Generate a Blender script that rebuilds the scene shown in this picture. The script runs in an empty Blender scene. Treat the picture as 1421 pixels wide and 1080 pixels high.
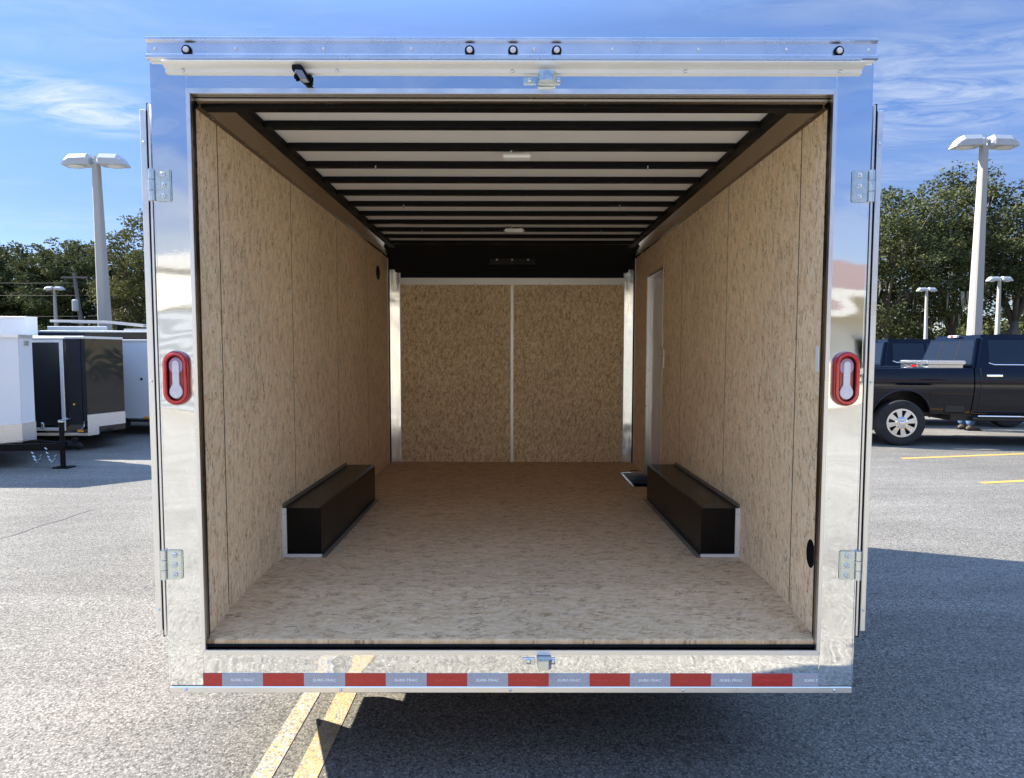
import bpy, bmesh, math, random
import numpy as np
from mathutils import Vector, Matrix
R = math.radians
S = bpy.context.scene
C = S.collection

# ------------------------------------------------------------------ camera
F_PX, PITCH, YAW, ROLL, EYE = 834.9, 0.0571, 0.0009, -0.0013, 1.70
_F = Vector((math.sin(YAW)*math.cos(PITCH), math.cos(YAW)*math.cos(PITCH), -math.sin(PITCH)))
_R0 = Vector((math.cos(YAW), -math.sin(YAW), 0)); _D0 = _F.cross(_R0)
_R = _R0*math.cos(ROLL) + _D0*math.sin(ROLL)
_D = -_R0*math.sin(ROLL) + _D0*math.cos(ROLL)
cd = bpy.data.cameras.new('camera'); cam = bpy.data.objects.new('camera', cd); C.objects.link(cam)
cam.matrix_world = Matrix(((_R.x, -_D.x, -_F.x, 0), (_R.y, -_D.y, -_F.y, 0), (_R.z, -_D.z, -_F.z, EYE), (0, 0, 0, 1)))
cd.sensor_width = 36; cd.lens = F_PX/1421*36; cd.clip_end = 3000; cd.clip_start = .05
S.camera = cam
def ray(u, v): return _R*((u-710.5)/F_PX) + _D*((v-540)/F_PX) + _F
def onY(u, v, y): r = ray(u, v); return Vector((0, 0, EYE)) + r*(y/r.y)      # photo pixel -> point at a known depth
def onZ(u, v, z=0.): r = ray(u, v); return Vector((0, 0, EYE)) + r*((z-EYE)/r.z)

# ------------------------------------------------------------------ sky, sun, exposure
KX, KY = 1.28, 0.44                     # a point 1 m up throws its shadow KX to the right and KY towards the camera
to_sun = Vector((-KX, KY, 1)).normalized()
EL = math.asin(to_sun.z); AZ = math.atan2(to_sun.x, to_sun.y)
W = bpy.data.worlds.new('World'); S.world = W; W.use_nodes = True
nt = W.node_tree; nt.nodes.clear()
def N(t, typ, **kw):
    n = t.nodes.new(typ)
    for k, v in kw.items(): setattr(n, k, v)
    return n
def math_node(t, op, a, b=None, clamp=False):
    n = N(t, 'ShaderNodeMath', operation=op, use_clamp=clamp)
    for i, q in enumerate((a, b)):
        if q is None: continue
        if isinstance(q, (int, float)): n.inputs[i].default_value = q
        else: t.links.new(q, n.inputs[i])
    return n.outputs[0]
def ramp(t, fac, stops, interp='LINEAR'):
    n = N(t, 'ShaderNodeValToRGB'); cr = n.color_ramp; cr.interpolation = interp
    while len(cr.elements) < len(stops): cr.elements.new(.5)
    for e, (p, c) in zip(cr.elements, stops):
        e.position = p; e.color = (c, c, c, 1) if isinstance(c, (int, float)) else (*c, 1)
    t.links.new(fac, n.inputs[0]); return n.outputs[0]
def mixc(t, fac, a, b, mode='MIX'):
    n = N(t, 'ShaderNodeMix', data_type='RGBA', blend_type=mode)
    for s, q in ((n.inputs[0], fac), (n.inputs[6], a), (n.inputs[7], b)):
        if isinstance(q, (int, float)): s.default_value = q
        elif isinstance(q, tuple): s.default_value = (*q, 1)
        else: t.links.new(q, s)
    return n.outputs[2]
def noise(t, vec, scale, detail=4, rough=.55, dist=0.):
    n = N(t, 'ShaderNodeTexNoise'); t.links.new(vec, n.inputs['Vector'])
    n.inputs['Scale'].default_value = scale; n.inputs['Detail'].default_value = detail
    n.inputs['Roughness'].default_value = rough; n.inputs['Distortion'].default_value = dist
    return n.outputs['Fac']
sky = N(nt, 'ShaderNodeTexSky', sky_type='NISHITA', sun_disc=False, sun_elevation=EL, sun_rotation=AZ)
sky.altitude = 0; sky.air_density = 1.0; sky.dust_density = 0.0; sky.ozone_density = 3.0
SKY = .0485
tc = N(nt, 'ShaderNodeTexCoord'); sp = N(nt, 'ShaderNodeSeparateXYZ'); nt.links.new(tc.outputs['Generated'], sp.inputs[0])
zz = math_node(nt, 'MAXIMUM', sp.outputs[2], .06)
px = math_node(nt, 'DIVIDE', sp.outputs[0], zz); py = math_node(nt, 'DIVIDE', sp.outputs[1], zz)
cb = N(nt, 'ShaderNodeCombineXYZ'); nt.links.new(px, cb.inputs[0]); nt.links.new(py, cb.inputs[1])
mp = N(nt, 'ShaderNodeMapping'); nt.links.new(cb.outputs[0], mp.inputs[0])
mp.inputs['Rotation'].default_value = (0, 0, R(24)); mp.inputs['Scale'].default_value = (1.0, 2.6, 1); mp.inputs['Location'].default_value = (3.1, 1.7, 0)
big = noise(nt, mp.outputs[0], .55, 3, .5, .4)
fine = noise(nt, mp.outputs[0], 2.3, 9, .66, .9)
veil = math_node(nt, 'MULTIPLY', ramp(nt, big, [(.42, 0.), (.72, 1.)]), ramp(nt, fine, [(.36, 0.), (.78, 1.)]))
# one denser cirrus streak high on the left and a fan of wisps on the right, each a place in the cloud layer
def streak(cx, cy, ang, ln, wd):
    m = N(nt, 'ShaderNodeMapping', vector_type='TEXTURE'); nt.links.new(cb.outputs[0], m.inputs[0])
    m.inputs['Location'].default_value = (cx, cy, 0); m.inputs['Rotation'].default_value = (0, 0, ang); m.inputs['Scale'].default_value = (ln, wd, 1)
    v = N(nt, 'ShaderNodeVectorMath', operation='LENGTH'); nt.links.new(m.outputs[0], v.inputs[0])
    return ramp(nt, v.outputs['Value'], [(0., 1.), (.45, .62), (1., 0.)], 'EASE')
def cloudpt(u, v): r = ray(u, v); return r.x/r.z, r.y/r.z
a, b = cloudpt(-60, 90), cloudpt(215, 190)
st1 = streak((a[0]+b[0])/2, (a[1]+b[1])/2, math.atan2(b[1]-a[1], b[0]-a[0]), math.dist(a, b)*.62, .42)
a, b = cloudpt(1150, 190), cloudpt(1450, 60)
st2 = streak((a[0]+b[0])/2, (a[1]+b[1])/2, math.atan2(b[1]-a[1], b[0]-a[0]), math.dist(a, b)*.8, .9)
f2 = ramp(nt, fine, [(.38, 0.), (.62, 1.)])
cl = math_node(nt, 'MAXIMUM', math_node(nt, 'MULTIPLY', veil, .42), math_node(nt, 'MAXIMUM', math_node(nt, 'MULTIPLY', math_node(nt, 'MULTIPLY', st1, f2), .95), math_node(nt, 'MULTIPLY', math_node(nt, 'MULTIPLY', st2, f2), .55)))
cl = math_node(nt, 'MULTIPLY', cl, ramp(nt, sp.outputs[2], [(.03, 0.), (.2, 1.)]))
hs = N(nt, 'ShaderNodeHueSaturation'); nt.links.new(sky.outputs[0], hs.inputs['Color']); hs.inputs['Saturation'].default_value = 1.06
grad = ramp(nt, sp.outputs[2], [(.04, (.57, .54, .59)), (.20, (.58, .56, .68)), (.32, (.67, .68, .85)), (.46, (.88, .84, .97)), (.56, (1.9, 1.7, 1.7)), (.80, (7.6, 6.2, 5.6))])  # low sky dimmed; unseen upper sky brightened to fill shade and interior
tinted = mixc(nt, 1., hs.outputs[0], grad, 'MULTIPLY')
col = mixc(nt, cl, tinted, (4.0, 4.35, 4.7))
# pale haze low over the country behind the camera, thickest on the left; the polished posts mirror it
hz = math_node(nt, 'MULTIPLY', ramp(nt, math_node(nt, 'MULTIPLY', sp.outputs[1], -1.), [(.15, 0.), (.55, 1.)]), ramp(nt, sp.outputs[2], [(.0, .8), (.10, 1.), (.17, .7), (.30, 0.)]))
hz = math_node(nt, 'MULTIPLY', hz, ramp(nt, math_node(nt, 'ADD', math_node(nt, 'MULTIPLY', sp.outputs[0], .5), .5), [(.30, .95), (.72, .40)]))
col = mixc(nt, hz, col, (3.35, 3.55, 3.85))
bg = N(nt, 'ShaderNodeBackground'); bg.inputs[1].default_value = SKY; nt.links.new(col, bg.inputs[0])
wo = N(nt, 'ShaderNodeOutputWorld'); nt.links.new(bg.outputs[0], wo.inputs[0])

sl = bpy.data.lights.new('sun', 'SUN'); sl.energy = 3.75; sl.angle = R(.53); sl.color = (1, .935, .82)
so = bpy.data.objects.new('sun', sl); C.objects.link(so); so.rotation_euler = to_sun.to_track_quat('Z', 'Y').to_euler(); so.location = (-20, 5, 25)
S.view_settings.view_transform = 'Standard'; S.view_settings.look = 'None'; S.view_settings.gamma = 1; S.view_settings.use_curve_mapping = False
S.view_settings.exposure = 2.25
S.cycles.max_bounces = 12; S.cycles.diffuse_bounces = 10; S.cycles.glossy_bounces = 6
S.cycles.use_denoising = True
S.cycles.sample_clamp_indirect = 8

# ------------------------------------------------------------------ materials
def mat(name, base=(.5, .5, .5), rough=.5, metal=0., coat=0., spec=.5, trans=0.):
    m = bpy.data.materials.new(name); m.use_nodes = True
    b = m.node_tree.nodes['Principled BSDF']
    b.inputs['Base Color'].default_value = (*base, 1); b.inputs['Roughness'].default_value = rough
    b.inputs['Metallic'].default_value = metal; b.inputs['Coat Weight'].default_value = coat; b.inputs['Coat Roughness'].default_value = .03
    b.inputs['Specular IOR Level'].default_value = spec; b.inputs['Transmission Weight'].default_value = trans
    return m
def tree_of(m): return m.node_tree, m.node_tree.nodes['Principled BSDF']
def objco(t, scale=(1, 1, 1), rot=(0, 0, 0)):
    c = N(t, 'ShaderNodeTexCoord'); p = N(t, 'ShaderNodeMapping'); t.links.new(c.outputs['Object'], p.inputs[0])
    p.inputs['Scale'].default_value = scale; p.inputs['Rotation'].default_value = rot
    return p.outputs[0]
def bump(t, b, h, strength=.3, dist=.01):
    n = N(t, 'ShaderNodeBump'); n.inputs['Strength'].default_value = strength; n.inputs['Distance'].default_value = dist
    t.links.new(h, n.inputs['Height']); t.links.new(n.outputs[0], b.inputs['Normal']); return n
def worn(name, base, rough, metal=0., amt=.25, scale=3., **k):
    """a plain finish with uneven roughness and faint tone drift"""
    m = mat(name, base, rough, metal, **k); t, b = tree_of(m); co = objco(t)
    n = noise(t, co, scale, 6, .6, .3)
    t.links.new(ramp(t, n, [(.3, max(.02, rough*(1-amt))), (.75, min(1, rough*(1+amt)))]), b.inputs['Roughness'])
    t.links.new(ramp(t, n, [(.3, tuple(c*(1-amt*.35) for c in base)), (.75, base)]), b.inputs['Base Color'])
    return m
M = {}
# asphalt: pale aged wearing course full of exposed aggregate
def paving(name, base, k=1.):
    m = mat(name, base, .9, spec=.25); t, b = tree_of(m); co = objco(t)
    v1 = N(t, 'ShaderNodeTexVoronoi', feature='F1'); t.links.new(co, v1.inputs['Vector']); v1.inputs['Scale'].default_value = 105
    v2 = N(t, 'ShaderNodeTexVoronoi', feature='F1'); t.links.new(co, v2.inputs['Vector']); v2.inputs['Scale'].default_value = 210
    sc1 = N(t, 'ShaderNodeSeparateColor'); t.links.new(v1.outputs['Color'], sc1.inputs[0])
    stone = ramp(t, sc1.outputs[0], [(0., .34), (.15, .66), (.55, .92), (.85, 1.08), (1., 1.44)])
    pit = ramp(t, v1.outputs['Distance'], [(.30, 1.), (.62, .66)])
    sc2 = N(t, 'ShaderNodeSeparateColor'); t.links.new(v2.outputs['Color'], sc2.inputs[0])
    grit = ramp(t, sc2.outputs[1], [(0., .72), (1., 1.22)])
    n1 = ramp(t, noise(t, co, .35, 5, .6), [(.3, .86), (.7, 1.1)])
    n2 = ramp(t, noise(t, objco(t, (.45, 2.6, 1), (0, 0, R(-12))), 1.1, 7, .65, .4), [(.32, .84), (.55, 1.), (.72, 1.22)])
    n3 = ramp(t, noise(t, objco(t, (9, 24, 1), (0, 0, R(-14))), 1., 3, .6, .6), [(.24, .45), (.31, 1.), (1., 1.)])
    n4 = ramp(t, noise(t, co, .13, 4, .55, .8), [(.34, .78), (.48, 1.), (.62, 1.08)])
    n3 = math_node(t, 'MULTIPLY', n3, n4)
    # drips of old oil: a few small soft dark spots
    vo = N(t, 'ShaderNodeTexVoronoi', feature='F1'); t.links.new(objco(t, (1, 1, 0)), vo.inputs['Vector']); vo.inputs['Scale'].default_value = .9
    so_ = N(t, 'ShaderNodeSeparateColor'); t.links.new(vo.outputs['Color'], so_.inputs[0])
    rad = math_node(t, 'ADD', vo.outputs['Distance'], math_node(t, 'MULTIPLY', noise(t, co, 14, 4, .6), .10))
    spot = ramp(t, math_node(t, 'DIVIDE', rad, math_node(t, 'ADD', math_node(t, 'MULTIPLY', so_.outputs[0], .10), .06)), [(.72, .62), (1.15, 1.)])
    n3 = math_node(t, 'MULTIPLY', n3, spot)
    q = math_node(t, 'MULTIPLY', math_node(t, 'MULTIPLY', stone, pit), math_node(t, 'MULTIPLY', grit, n1))
    q = math_node(t, 'MULTIPLY', q, math_node(t, 'MULTIPLY', n2, n3))
    t.links.new(mixc(t, 1., base, q, 'MULTIPLY'), b.inputs['Base Color'])
    bump(t, b, math_node(t, 'SUBTRACT', 1., v1.outputs['Distance']), .42, .003)
    return m
M['asphalt'] = paving('asphalt', (.212, .196, .167)); M['bounce_paving'] = paving('pale_bounce_paving', (.365, .332, .264))
# worn yellow paint on the same aggregate
def paint(name, wear):
    m = mat(name, (.7, .48, .16), .8, spec=.3); t, b = tree_of(m); co = objco(t)
    v = N(t, 'ShaderNodeTexVoronoi', feature='F1'); t.links.new(co, v.inputs['Vector']); v.inputs['Scale'].default_value = 105
    s = N(t, 'ShaderNodeSeparateColor'); t.links.new(v.outputs['Color'], s.inputs[0])
    w = math_node(t, 'ADD', math_node(t, 'MULTIPLY', s.outputs[2], .55), math_node(t, 'MULTIPLY', noise(t, co, 9, 6, .7), .8))
    f = ramp(t, w, [(wear-.09, 0.), (wear+.09, 1.)])
    tone = mixc(t, s.outputs[0], (.28, .205, .10), (.41, .31, .165))
    st = mixc(t, s.outputs[1], (.13, .125, .115), (.36, .35, .33))
    t.links.new(mixc(t, f, st, tone), b.inputs['Base Color'])
    bump(t, b, math_node(t, 'SUBTRACT', 1., v.outputs['Distance']), .4, .005); return m
M['paint'] = paint('worn_yellow_paint', .50); M['paint_faded'] = paint('faded_yellow_paint', .69)
M['paint_far'] = mat('yellow_line_paint', (.58, .28, .045), .7)
M['grass'] = worn('grass', (.07, .09, .03), .9, scale=1.2, amt=.5)
M['crack'] = mat('crack_filler', (.07, .07, .07), .9)
# oriented strand board; u runs across the strands, v along them
def osb(name, ua, va, pale, mid, dark, fleck, fs=(62, 17), gs=(85, 20), rw=.32):
    m = mat(name, mid, .62, spec=.35); t, b = tree_of(m)
    c = N(t, 'ShaderNodeTexCoord'); s = N(t, 'ShaderNodeSeparateXYZ'); t.links.new(c.outputs['Object'], s.inputs[0])
    cbn = N(t, 'ShaderNodeCombineXYZ'); t.links.new(s.outputs[ua], cbn.inputs[0]); t.links.new(s.outputs[va], cbn.inputs[1])
    uv = cbn.outputs[0]
    dn = N(t, 'ShaderNodeTexNoise'); t.links.new(uv, dn.inputs['Vector']); dn.inputs['Scale'].default_value = 22; dn.inputs['Detail'].default_value = 3
    off = N(t, 'ShaderNodeVectorMath', operation='MULTIPLY_ADD'); t.links.new(dn.outputs['Color'], off.inputs[0]); off.inputs[1].default_value = (.009, .009, 0); t.links.new(uv, off.inputs[2])
    res = None; edge = None
    for k, (ang, w, l) in enumerate(((4, .0095, .065), (-19, .009, .05), (24, .010, .055), (60, .009, .034))):
        p = N(t, 'ShaderNodeMapping'); t.links.new(off.outputs[0], p.inputs[0])
        # rotate first, then stretch
        p.inputs['Rotation'].default_value = (0, 0, R(ang)); p.inputs['Location'].default_value = (k*3.7, k*1.3, 0)
        p2 = N(t, 'ShaderNodeVectorMath', operation='MULTIPLY'); t.links.new(p.outputs[0], p2.inputs[0]); p2.inputs[1].default_value = (1/w, 1/l, 1)
        v = N(t, 'ShaderNodeTexVoronoi', feature='F1', voronoi_dimensions='2D'); t.links.new(p2.outputs[0], v.inputs['Vector']); v.inputs['Scale'].default_value = 1
        sc = N(t, 'ShaderNodeSeparateColor'); t.links.new(v.outputs['Color'], sc.inputs[0])
        e = ramp(t, v.outputs['Distance'], [(.42, 0.), (.75, 1.)])
        if res is None: res, edge = sc.outputs[0], e
        else:
            sel = math_node(t, 'GREATER_THAN', sc.outputs[1], (.52, .62, .8)[k-1])
            mx = N(t, 'ShaderNodeMix'); t.links.new(sel, mx.inputs[0]); t.links.new(res, mx.inputs[2]); t.links.new(sc.outputs[0], mx.inputs[3]); res = mx.outputs[0]
            mx = N(t, 'ShaderNodeMix'); t.links.new(sel, mx.inputs[0]); t.links.new(edge, mx.inputs[2]); t.links.new(e, mx.inputs[3]); edge = mx.outputs[0]
    # long ragged grain of the pressed strands, mixed with the tone of each strand
    fib = N(t, 'ShaderNodeVectorMath', operation='MULTIPLY'); t.links.new(off.outputs[0], fib.inputs[0]); fib.inputs[1].default_value = (gs[0], gs[1], 1)
    grain = noise(t, fib.outputs[0], 1, 9, .70, .55)
    tone = math_node(t, 'ADD', math_node(t, 'MULTIPLY', res, rw), math_node(t, 'MULTIPLY', ramp(t, grain, [(.28, 0.), (.72, 1.)]), 1-rw))
    colr = ramp(t, tone, [(.10, dark), (.34, mid), (.60, pale), (.9, tuple(min(.85, q_*1.12) for q_ in pale))])
    colr = mixc(t, math_node(t, 'MULTIPLY', edge, .10), colr, dark)
    # thin dark slivers where strands curl, and a few broader bark flecks
    fl = N(t, 'ShaderNodeVectorMath', operation='MULTIPLY'); t.links.new(uv, fl.inputs[0]); fl.inputs[1].default_value = (fs[0], fs[1], 1)
    rg = math_node(t, 'ABSOLUTE', math_node(t, 'SUBTRACT', noise(t, fl.outputs[0], 1, 3, .6, .6), .5))
    m2 = N(t, 'ShaderNodeVectorMath', operation='MULTIPLY_ADD'); t.links.new(uv, m2.inputs[0]); m2.inputs[1].default_value = (fs[0]*.55, fs[1]*.62, 1); m2.inputs[2].default_value = (7.3, 2.9, 0)
    mk = ramp(t, noise(t, m2.outputs[0], 1, 3, .6, .4), [(.51, 0.), (.58, 1.)])
    fn = math_node(t, 'MULTIPLY', ramp(t, rg, [(.012, 1.), (.042, 0.)]), mk)
    m3 = N(t, 'ShaderNodeVectorMath', operation='MULTIPLY_ADD'); t.links.new(off.outputs[0], m3.inputs[0]); m3.inputs[1].default_value = (70, 22, 1); m3.inputs[2].default_value = (1.3, 5.9, 0)
    fb = ramp(t, noise(t, m3.outputs[0], 1, 3, .6, .7), [(.665, 0.), (.70, 1.)])
    fn = math_node(t, 'MAXIMUM', math_node(t, 'MULTIPLY', fn, .70), math_node(t, 'MULTIPLY', fb, .62))
    colr = mixc(t, fn, colr, fleck)
    pw = N(t, 'ShaderNodeVectorMath', operation='MULTIPLY'); t.links.new(off.outputs[0], pw.inputs[0]); pw.inputs[1].default_value = (34, 10, 1)
    patch = ramp(t, noise(t, pw.outputs[0], 1, 4, .62, .9), [(.32, (.93, .87, .80)), (.48, (1., 1., 1.)), (.68, (1.03, 1.05, 1.09))])
    colr = mixc(t, 1., colr, patch, 'MULTIPLY')
    drift = ramp(t, noise(t, uv, 1.6, 4, .6), [(.3, .9), (.7, 1.06)])
    colr = mixc(t, 1., colr, drift, 'MULTIPLY')
    t.links.new(colr, b.inputs['Base Color'])
    t.links.new(ramp(t, tone, [(.1, .75), (.9, .5)]), b.inputs['Roughness'])
    return m
PALE, MID, DARK, FLECK = (.89, .685, .45), (.78, .57, .34), (.53, .35, .185), (.20, .12, .055)
M['osb_side'] = osb('strand_board_walls', 1, 2, PALE, MID, DARK, FLECK)
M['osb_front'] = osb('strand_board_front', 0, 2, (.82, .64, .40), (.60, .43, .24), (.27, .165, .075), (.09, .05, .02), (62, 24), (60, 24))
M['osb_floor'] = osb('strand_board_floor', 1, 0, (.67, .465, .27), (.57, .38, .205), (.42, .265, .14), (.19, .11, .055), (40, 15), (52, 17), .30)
tree_of(M['osb_floor'])[1].inputs['Specular IOR Level'].default_value = .28
# polished trailer cladding with slow oil-canning waves
def polish(name, rough, wav, base=(.80, .81, .82), fine=.0):
    m = mat(name, base, rough, 1.); t, b = tree_of(m); co = objco(t, (1.0, 1.0, 1.7))
    w = noise(t, co, 2.4, 1, .4, .7)
    w2 = noise(t, objco(t, (3, 3, 9)), 5., 2, .5, 1.5)
    h = math_node(t, 'ADD', w, math_node(t, 'MULTIPLY', w2, .004))
    if fine: h = math_node(t, 'ADD', h, math_node(t, 'MULTIPLY', noise(t, objco(t, (1, 1, 1)), 34, 2, .5, 2.5), fine))
    bump(t, b, h, 1., wav*.35)
    sm = noise(t, objco(t, (14, 14, 1.2)), 3, 4, .6)
    t.links.new(ramp(t, sm, [(.35, rough*.7), (.7, rough*1.6)]), b.inputs['Roughness']); return m
M['polish'] = polish('polished_steel', .035, .012, fine=0)
M['polish_int'] = polish('polished_corner', .16, .012, (.82, .81, .79))
M['alu'] = worn('satin_aluminium', (.80, .80, .80), .34, 1., .25, 9)
M['alu_cap'] = worn('extruded_aluminium', (.78, .79, .82), .30, 1., .2, 6)
M['cove'] = worn('mill_aluminium', (.40, .37, .34), .24, 1., .3, 4)
M['zinc'] = worn('zinc_plate', (.66, .72, .72), .3, 1., .35, 30)
M['bolt'] = mat('bolt_steel', (.62, .66, .70), .22, 1.)
M['white_alu'] = worn('white_coated_aluminium', (.78, .77, .73), .38, .35, .2, 8)
M['white_panel'] = worn('white_ceiling_sheet', (.80, .775, .735), .45, 0, .15, 3)
M['black_steel'] = worn('black_painted_steel', (.005, .005, .0055), .55, 0, .3, 5, spec=.12)
M['black_box'] = worn('black_wheel_box', (.004, .0037, .0033), .22, 0, .15, 3, spec=.2)
M['seam'] = mat('seam_metal', (.10, .085, .065), .4); M['flange'] = worn('painted_flange', (.20, .17, .125), .4, 0, .2, 6); M['rubber'] = mat('black_rubber', (.003, .003, .004), .6, spec=.12)
m = M['felt'] = mat('black_felt', (.014, .014, .014), .95, spec=.15); t, b = tree_of(m); bump(t, b, noise(t, objco(t), 60, 5, .7), .5, .004)
M['skin_white'] = worn('white_trailer_skin', (.72, .73, .74), .22, 0, .2, 2, coat=.3)
M['skin_black'] = worn('black_trailer_skin', (.010, .010, .011), .07, 0, .3, 1.2, spec=.55)
t, b = tree_of(M['skin_black']); bump(t, b, noise(t, objco(t), 1.6, 2, .5, .8), 1., .01)
t, b = tree_of(M['skin_white']); bump(t, b, noise(t, objco(t), 1.3, 2, .5, .8), 1., .006)
M['door_grey'] = worn('grey_door_sheet', (.30, .285, .265), .5, 0, .15, 3)
M['red_lens'] = mat('red_lens', (.52, .005, .010), .12, coat=.8)
M['red_lens_deep'] = mat('deep_red_lens', (.25, .006, .012), .15, coat=.8)
M['clear_lens'] = worn('clear_lens', (.66, .63, .67), .16, 0, .5, 90, coat=.8); t, b = tree_of(M['clear_lens']); bump(t, b, noise(t, objco(t, (150, 150, 150)), 1, 2, .5), .6, .004)
M['chrome'] = mat('chrome', (.82, .83, .85), .07, 1.)
M['white_plastic'] = mat('white_plastic', (.80, .79, .76), .4)
M['amber'] = mat('amber_lens', (.85, .36, .02), .25)
def hexa(name, base, txt):
    m = mat(name, base, .33, spec=.6, coat=.25); t, b = tree_of(m); co = objco(t)
    v = N(t, 'ShaderNodeTexVoronoi', feature='DISTANCE_TO_EDGE'); t.links.new(co, v.inputs['Vector']); v.inputs['Scale'].default_value = 190; v.inputs['Randomness'].default_value = .25
    t.links.new(mixc(t, ramp(t, v.outputs['Distance'], [(.02, 0.), (.12, 1.)]), tuple(c*.72 for c in base), base), b.inputs['Base Color']); return m
M['tape_red'] = hexa('red_reflective', (.46, .013, .012), 0); M['tape_silver'] = hexa('silver_reflective', (.36, .38, .45), 0)
M['ink_white'] = mat('white_print', (.82, .83, .86), .4); M['ink_red'] = mat('red_print', (.60, .05, .045), .35)
# tread plate
m = M['tread'] = mat('tread_plate', (.80, .80, .80), .2, 1.); t, b = tree_of(m)
tcn = N(t, 'ShaderNodeTexCoord'); sx = N(t, 'ShaderNodeSeparateXYZ'); t.links.new(tcn.outputs['Object'], sx.inputs[0])
aa = math_node(t, 'ADD', math_node(t, 'ADD', sx.outputs[0], sx.outputs[1]), sx.outputs[2]); bb = math_node(t, 'SUBTRACT', math_node(t, 'ADD', sx.outputs[0], sx.outputs[1]), sx.outputs[2])
hh = math_node(t, 'MULTIPLY', math_node(t, 'SINE', math_node(t, 'MULTIPLY', aa, 130)), math_node(t, 'SINE', math_node(t, 'MULTIPLY', bb, 130)))
bump(t, b, ramp(t, hh, [(.3, 0.), (.75, 1.)]), .8, .006)
t.links.new(ramp(t, hh, [(.2, .62), (.7, .92)]), b.inputs['Base Color'])
# truck
M['truck'] = mat('black_car_paint', (.0015, .003, .010), .04, spec=.5); M['truck_trim'] = mat('black_trim', (.012, .012, .012), .45)
M['glass'] = mat('tinted_glass', (.003, .004, .006), .015, spec=1.0)
M['tyre'] = worn('tyre_rubber', (.018, .018, .018), .8, 0, .2, 9)
M['light_head'] = worn('lamp_housing_paint', (.38, .39, .39), .42, 0, .15, 3); M['lamp_glass'] = mat('lamp_lens', (.50, .51, .48), .25, spec=.6)
M['concrete'] = worn('pole_concrete', (.34, .32, .285), .85, 0, .25, 1.5)
M['pole_dark'] = worn('weathered_wood', (.14, .12, .10), .9, 0, .3, 2)
M['wire'] = mat('wire', (.03, .03, .03), .6)
M['bark'] = worn('bark', (.11, .09, .07), .95, 0, .5, 2.5)
def leaf(name, c1, c2):
    m = mat(name, c1, .8, spec=.08); t, b = tree_of(m)
    n = noise(t, objco(t), .55, 3, .6); wn = N(t, 'ShaderNodeTexWhiteNoise'); g = N(t, 'ShaderNodeTexCoord')
    sn = N(t, 'ShaderNodeVectorMath', operation='SNAP'); t.links.new(g.outputs['Object'], sn.inputs[0]); sn.inputs[1].default_value = (.2, .2, .2); t.links.new(sn.outputs[0], wn.inputs['Vector'])
    f = math_node(t, 'ADD', math_node(t, 'MULTIPLY', n, .7), math_node(t, 'MULTIPLY', wn.outputs['Value'], .35))
    cc = ramp(t, f, [(.25, c1), (.8, c2)]); t.links.new(cc, b.inputs['Base Color'])
    tr = N(t, 'ShaderNodeBsdfTranslucent'); t.links.new(cc, tr.inputs[0]); ms = N(t, 'ShaderNodeMixShader'); ms.inputs[0].default_value = .18
    out = t.nodes['Material Output']; t.links.new(b.outputs[0], ms.inputs[1]); t.links.new(tr.outputs[0], ms.inputs[2]); t.links.new(ms.outputs[0], out.inputs[0]); return m
M['leaf_oak'] = leaf('oak_leaves', (.030, .038, .014), (.105, .115, .045)); M['leaf_warm'] = leaf('warm_leaves', (.045, .052, .016), (.14, .14, .05))
M['moss'] = mat('hanging_moss', (.15, .15, .12), .9)
M['cream'] = worn('cream_stucco', (.80, .71, .53), .9, 0, .2, 1.5); M['tile'] = worn('terracotta_tile', (.15, .095, .07), .8, 0, .4, 4)
M['roller'] = mat('grey_roller_door', (.42, .43, .42), .55); t, b = tree_of(M['roller'])
tcn = N(t, 'ShaderNodeTexCoord'); sx = N(t, 'ShaderNodeSeparateXYZ'); t.links.new(tcn.outputs['Object'], sx.inputs[0])
t.links.new(ramp(t, math_node(t, 'SINE', math_node(t, 'MULTIPLY', sx.outputs[2], 16)), [(.0, (.28, .29, .28)), (.12, (.44, .45, .44))]), b.inputs['Base Color'])
M['trim_white'] = mat('white_trim', (.52, .49, .42), .6)
M['skin'] = mat('skin', (.45, .26, .18), .5); M['denim'] = worn('blue_denim', (.06, .13, .27), .9, 0, .4, 14); M['boot'] = worn('brown_boot_leather', (.075, .06, .048), .7, 0, .3, 10)
M['shirt'] = mat('grey_shirt', (.2, .2, .21), .9); M['hair'] = mat('dark_hair', (.02, .015, .01), .7)

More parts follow.
